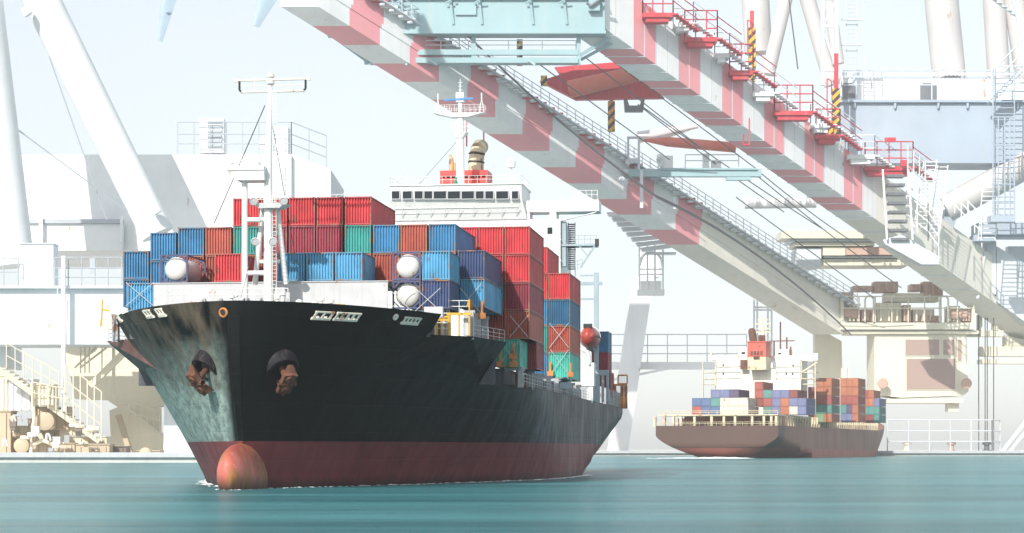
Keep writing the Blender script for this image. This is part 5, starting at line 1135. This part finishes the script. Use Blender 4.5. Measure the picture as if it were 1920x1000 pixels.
# ------------------------------------------------------------------ second crane on the left quay
DL = 600.0
LO = P(120, 852, DL); LO.z = 1.9
lcr = thing('harbour_crane', 'pale white crane base on the left quay with slanting legs, machine house and stairs', 'crane', LO)
cs_ = lambda nm, c: paint(nm, c, .55, .05, .03, (.5, .36, .25), .15, sc=.16, dirt=(.5, .46, .4))
Q = {'w': cs_('left_crane_white', (.80, .81, .82)), 'b': cs_('left_crane_blue', (.70, .76, .80)), 'c': cs_('left_crane_cream', (.76, .69, .53)), 'g': cs_('left_crane_grey', (.42, .46, .50)), 'n': cs_('left_crane_rust', (.52, .42, .29)), 'd': cs_('left_crane_dark', (.20, .16, .13))}
def lb_(mb, name, mats, smooth=False, par=None):
    o = mb.build(name, [Q[m] for m in mats] if not isinstance(mats, str) else Q[mats], par or lcr, LO, smooth)
    if smooth: o.data.set_sharp_from_angle(angle=R(40))
    return o
t = MB(); t.tube(P(-140, -440, 590), P(296, 440, 590), 5.6, 4.6, n=32); lb_(t, 'leg_tube', 'w', True)
t = MB(); t.tube(P(-86, -420, 585), P(22, 500, 585), 5.9, 6.2, n=32); lb_(t, 'leg_tube', 'w', True)
for a, b_ in ((40, 6), (282, 378)):
    t = MB(); t.tube(P(a + 6, b_ + 10, 583), P(a + 14, b_ + 22, 583), 1.3, n=10); lb_(t, 'tube_lug', 'w')
for a in ((92, 105, 590, 200, 412, 600), (-5, 215, 584, 300, 442, 604)):
    t = MB(); t.tube(P(*a[:3]), P(*a[3:]), .2, n=5); lb_(t, 'stay_rope', 'g')
t = MB(); t.pbox(-40, 290, 546, 470, 640, 60); t.pprism([(546.2, 290), (620, 318), (620, 470), (546.2, 470)], 642, 50); lb_(t, 'machine_house', 'w')
t = MB(); t.rail([P(333, 289, 642), P(546, 289, 642), P(612, 314, 648)], 9.6, 5.0, .16, rails=(1, .62, .32)); lb_(t, 'roof_railing', 'g')
t = MB(); t.pbox(374, 222, 419, 286, 644, 8); lb_(t, 'cooling_unit', 'w'); t = MB(); t.pbox(388, 222.5, 416, 282, 643.6, .8, 0)
for k in range(6): t.pbox(389, 226 + 9 * k, 415, 230.5 + 9 * k, 643.2, .3, 1)
lb_(t, 'grille', ['w','g'])
t = MB(); t.lathe(P(496, 268, 646), (0, -1, 0), [(-1, .2), (-1, 2.0), (0, 2.0), (.2, 1.6), (.2, .1)], 20); t.pbox(512, 238, 540, 288, 648, 6); lb_(t, 'ventilator', 'w')
t = MB(); t.ladder(P(520, 300, 638), P(520, 470, 638), (1.4, 0, 0), 16, .12); lb_(t, 'ladder', 'b')
t = MB(); t.pbox(-20, 411, 228, 419, 634, 4, 0); t.pbox(-20, 420, 228, 470, 635, 4, 1); t.pbox(73, 405, 80, 455, 633, 1, 1); t.pbox(225, 405, 229, 455, 633, 1, 1); lb_(t, 'upper_beam', ['g','w'])
t = MB(); t.pbox(-60, 541, 345, 646, 560, 20); t.pbox(-60, 536, 345, 540.6, 558, 23); lb_(t, 'portal_beam', 'b')
t = MB(); t.pbox(37, 458, 100, 536, 560, 6); t.pbox(36, 456, 101, 458, 559.6, 7); lb_(t, 'control_cabinet', 'b')
t = MB(); t.rail([P(-20, 536, 558), P(34, 536, 558)], 7.2, 4, .14, rails=(1, .5)); t.rail([P(103, 536, 558), P(228, 536, 558)], 7.4, 3.6, .15, rails=(1, .62, .3)); t.pbox(168, 484, 178, 512, 558, .4); lb_(t, 'portal_railing', 'g')
t = MB(); t.pbox(115, 480, 122, 772, 556, 1); t.tube(P(108, 540, 556), P(106, 640, 556), .12, n=5); lb_(t, 'lamp_pole', 'w')
t = MB(); t.pprism([(312, 560), (350, 560), (372, 866), (306, 866)], 590, 12); t.cut(); t.pbox(-60, 647, 12, 690, 575, 18); lb_(t, 'portal_leg', 'b')
t = MB(); t.pbox(210, 650, 214, 750, 584, 2); t.cut(); t.pprism([(120, 646.5), (330, 646.5), (318, 760), (230, 770), (200, 750), (140, 748)], 612, 10); lb_(t, 'gusset_plate', 'c')
t = MB(); t.bar(P(170, 724, 572), P(232, 662, 572), 2.4, 1.6); t.bar(P(140, 690, 574), P(180, 652, 574), .5); t.bar(P(150, 690, 574), P(200, 652, 574), .5)
for px in (150, 158, 166, 190): t.pbox(px, 650, px + 2, 700, 575, .4)
lb_(t, 'diagonal_brace', 'c')
t = MB()
for k in range(22): x_, y_ = 2 + 8.2 * k, 690 + 6.0 * k; t.pbox(x_, y_, x_ + 9, y_ + 2.6, 552 + .4 * k, 5)
t.bar(P(-6, 690, 552), P(186, 828, 560), .5, 1.4); t.bar(P(-6, 690, 557), P(186, 828, 565), .5, 1.4); lb_(t, 'stair', 'c')
t = MB(); t.rail([P(12, 690, 551), P(110, 744, 554)], 6.4, 2.6, .15, rails=(1, .5)); t.rail([P(124, 776, 556), P(190, 828, 559)], 13, 2.3, .17, rails=(1, .66, .33)); t.rail([P(60, 760, 552), P(120, 772, 554)], 6, 2, .14); lb_(t, 'stair_railing', 'c')
t = MB(); t.pprism([(230, 765), (300, 765), (300, 810), (228, 790)], 606, 3, 0); t.pprism([(205, 770), (230, 760), (330, 838), (330, 866), (210, 866)], 600, 8, 1); t.bar(P(222, 778, 596), P(248, 862, 596), 2.2, 1.4, 2)
lb_(t, 'sloping_apron', ['c','c','n']); t = MB(); t.rail([P(228, 792, 598), P(300, 812, 598)], 6.2, 2.0, .16); lb_(t, 'apron_railing', 'c')
random.seed(9)
for x0, y0, x1, y1, m_ in ((-20, 706, 14, 770, 'c'), (16, 712, 62, 770, 'w'), (-20, 772, 20, 852, 'n'), (22, 800, 60, 852, 'c'), (66, 722, 100, 760, 'c'), (64, 764, 128, 806, 'n'), (70, 808, 110, 830, 'c'), (62, 832, 140, 854, 'n'), (112, 800, 150, 816, 'c'), (130, 820, 200, 832, 'c'), (142, 834, 205, 856, 'n'), (206, 838, 236, 860, 'd'), (256, 846, 300, 862, 'n')):
    t = MB(); Y = 560 + random.uniform(-6, 10); t.pbox(x0, y0, x1, y1, Y, 7); n_ = max(2, int((x1 - x0) / 14))
    for k in range(n_): xx = x0 + (x1 - x0) * (k + .5) / n_; t.pbox(xx - 1.3, y0 + 3, xx + 1.3, y1 - 2, Y - .35, .34)
    t.pbox(x0 - .8, y0 - 1.5, x1 + .8, y0 - .05, Y - .4, 7.6); lb_(t, 'bogie_housing', m_)
random.seed(21)
for k in range(34):                                      # small drive gear, boxes and pipes crowding the crane's foot
    t = MB(); px, py = random.uniform(0, 235), random.uniform(775, 842); w_, h_ = random.uniform(4, 16), random.uniform(4, 14); Y = random.uniform(548, 558)
    if py < 772 + (px - 100) * .45: continue
    if k % 3 == 0: t.lathe(P(px, py, Y), (1, 0, 0), [(0, .02), (0, h_ * .07), (w_ * .12, h_ * .07), (w_ * .12, h_ * .05), (w_ * .2, h_ * .05), (w_ * .2, .02)], 12)
    elif k % 3 == 1: t.pbox(px, py, px + w_, py + h_, Y, 1.5); t.pbox(px - 1, py - 1.5, px + w_ + 1, py - .1, Y - .2, 1.9); t.pbox(px + 1, py + h_ + .1, px + w_ - 1, py + h_ + 6, Y + .3, .8)
    else: t.path([P(px, py + h_, Y), P(px, py, Y), P(px + w_, py, Y), P(px + w_ + 3, py + h_, Y)], .28, 7)
    lb_(t, 'drive_gear', random.choice('cwncdg'))
for px, py, r_ in ((86, 742, 2.0), (84, 790, 2.4), (40, 836, 2.0), (272, 850, 1.5)):
    t = MB(); t.lathe(P(px, py, 555), (0, -1, 0), [(-2, .1), (-2, r_), (0, r_), (.2, r_ * .7), (.3, r_ * .3), (.3, .02)], 18); lb_(t, 'wheel', 'n')
t = MB(); t.path([P(62, 834, 552), P(80, 826, 552), P(100, 834, 552), P(106, 850, 552)], .5, 8); t.path([P(60, 720, 553), P(64, 780, 553), P(58, 850, 553)], .45, 8); lb_(t, 'hose', 'c')

# ------------------------------------------------------------------ airliner overhead: only a tail tip and a wing tip reach into the picture
PA = 760.0; AO = P(470, -190, PA)
pm_ = paint('aircraft_grey', (.34, .44, .52), .35, .05, 0, streak=.05, sc=.2)
plane = thing('airliner', 'grey airliner overhead, only two swept tips reaching into the sky at the top', 'airplane', AO)
f_ = MB(); c = P(180, -190, PA); e = P(800, -190, PA); Lf = (e - c).length
f_.lathe(c, e - c, [(0, .2), (Lf * .12, 2.6), (Lf * .25, 4.6), (Lf * .8, 4.8), (Lf * .92, 4.0), (Lf * .98, 2.0), (Lf, .1)], 24); f_.build('fuselage', pm_, plane, AO, smooth=True)
def wing(nm, root, tip, th):                             # root and tip as pixel chords; a thickened, tapered plate
    w_ = MB(); a, b_, c_, d_ = [P(x, y, PA) for x, y in (root[0], root[1], tip[1], tip[0])]
    n_ = 8; prof = [(0, .1), (.12, .8), (.3, 1), (.6, .75), (1, .08)]
    for i in range(n_):
        for (f0, h0), (f1, h1) in zip(prof, prof[1:]):
            for sg in (-1, 1):
                pts = []
                for u, f, h_ in ((i / n_, f0, h0), (i / n_, f1, h1), ((i + 1) / n_, f1, h1), ((i + 1) / n_, f0, h0)):
                    p = a.lerp(d_, u).lerp(b_.lerp(c_, u), f); pts.append(p + Vector((0, sg * th * h_ * (1 - .75 * u), 0)))
                w_.face(pts)
    for u, A_, B_2 in ((1, d_, c_),): w_.face([A_ + Vector((0, -.05, 0)), B_2 + Vector((0, -.05, 0)), B_2 + Vector((0, .05, 0)), A_ + Vector((0, .05, 0))])
    return w_.build(nm, pm_, plane, AO, smooth=2)
wing('tailplane', ((318, -190), (392, -190)), ((295.5, 74), (304.5, 80)), 1.2)
wing('wing', ((512, -190), (640, -190)), ((474, 47), (486, 52)), 1.6)
wing('wing', ((512, -190), (640, -190)), ((430, -620), (450, -620)), 1.6); wing('tailplane', ((318, -190), (392, -190)), ((280, -420), (296, -420)), 1.2)
t = MB(); p = P(318, 22, PA - 1); t.tube(p - Vector((1.2, 0, .3)), p + Vector((1.2, 0, .3)), .35, .1, n=6); t.build('flap_fairing', pm_, plane, AO)

# ------------------------------------------------------------------ harbour haze: one closed box of thin pale air
hz_ = MB(); hz_.box(-2500, 2500, -300, 3000, -5, 330)
hm = bpy.data.materials.new('haze'); hm.use_nodes = True; n = hm.node_tree
for x in list(n.nodes):
    if x.type == 'BSDF_PRINCIPLED': n.nodes.remove(x)
pv = N(n, "ShaderNodeVolumePrincipled", Density=0.00016, Anisotropy=0.0); pv.inputs["Color"].default_value = (.96, .98, 1.0, 1)
n.links.new(pv.outputs[0], n.nodes["Material Output"].inputs["Volume"])
tag(hz_.build('haze', hm), kind='stuff')
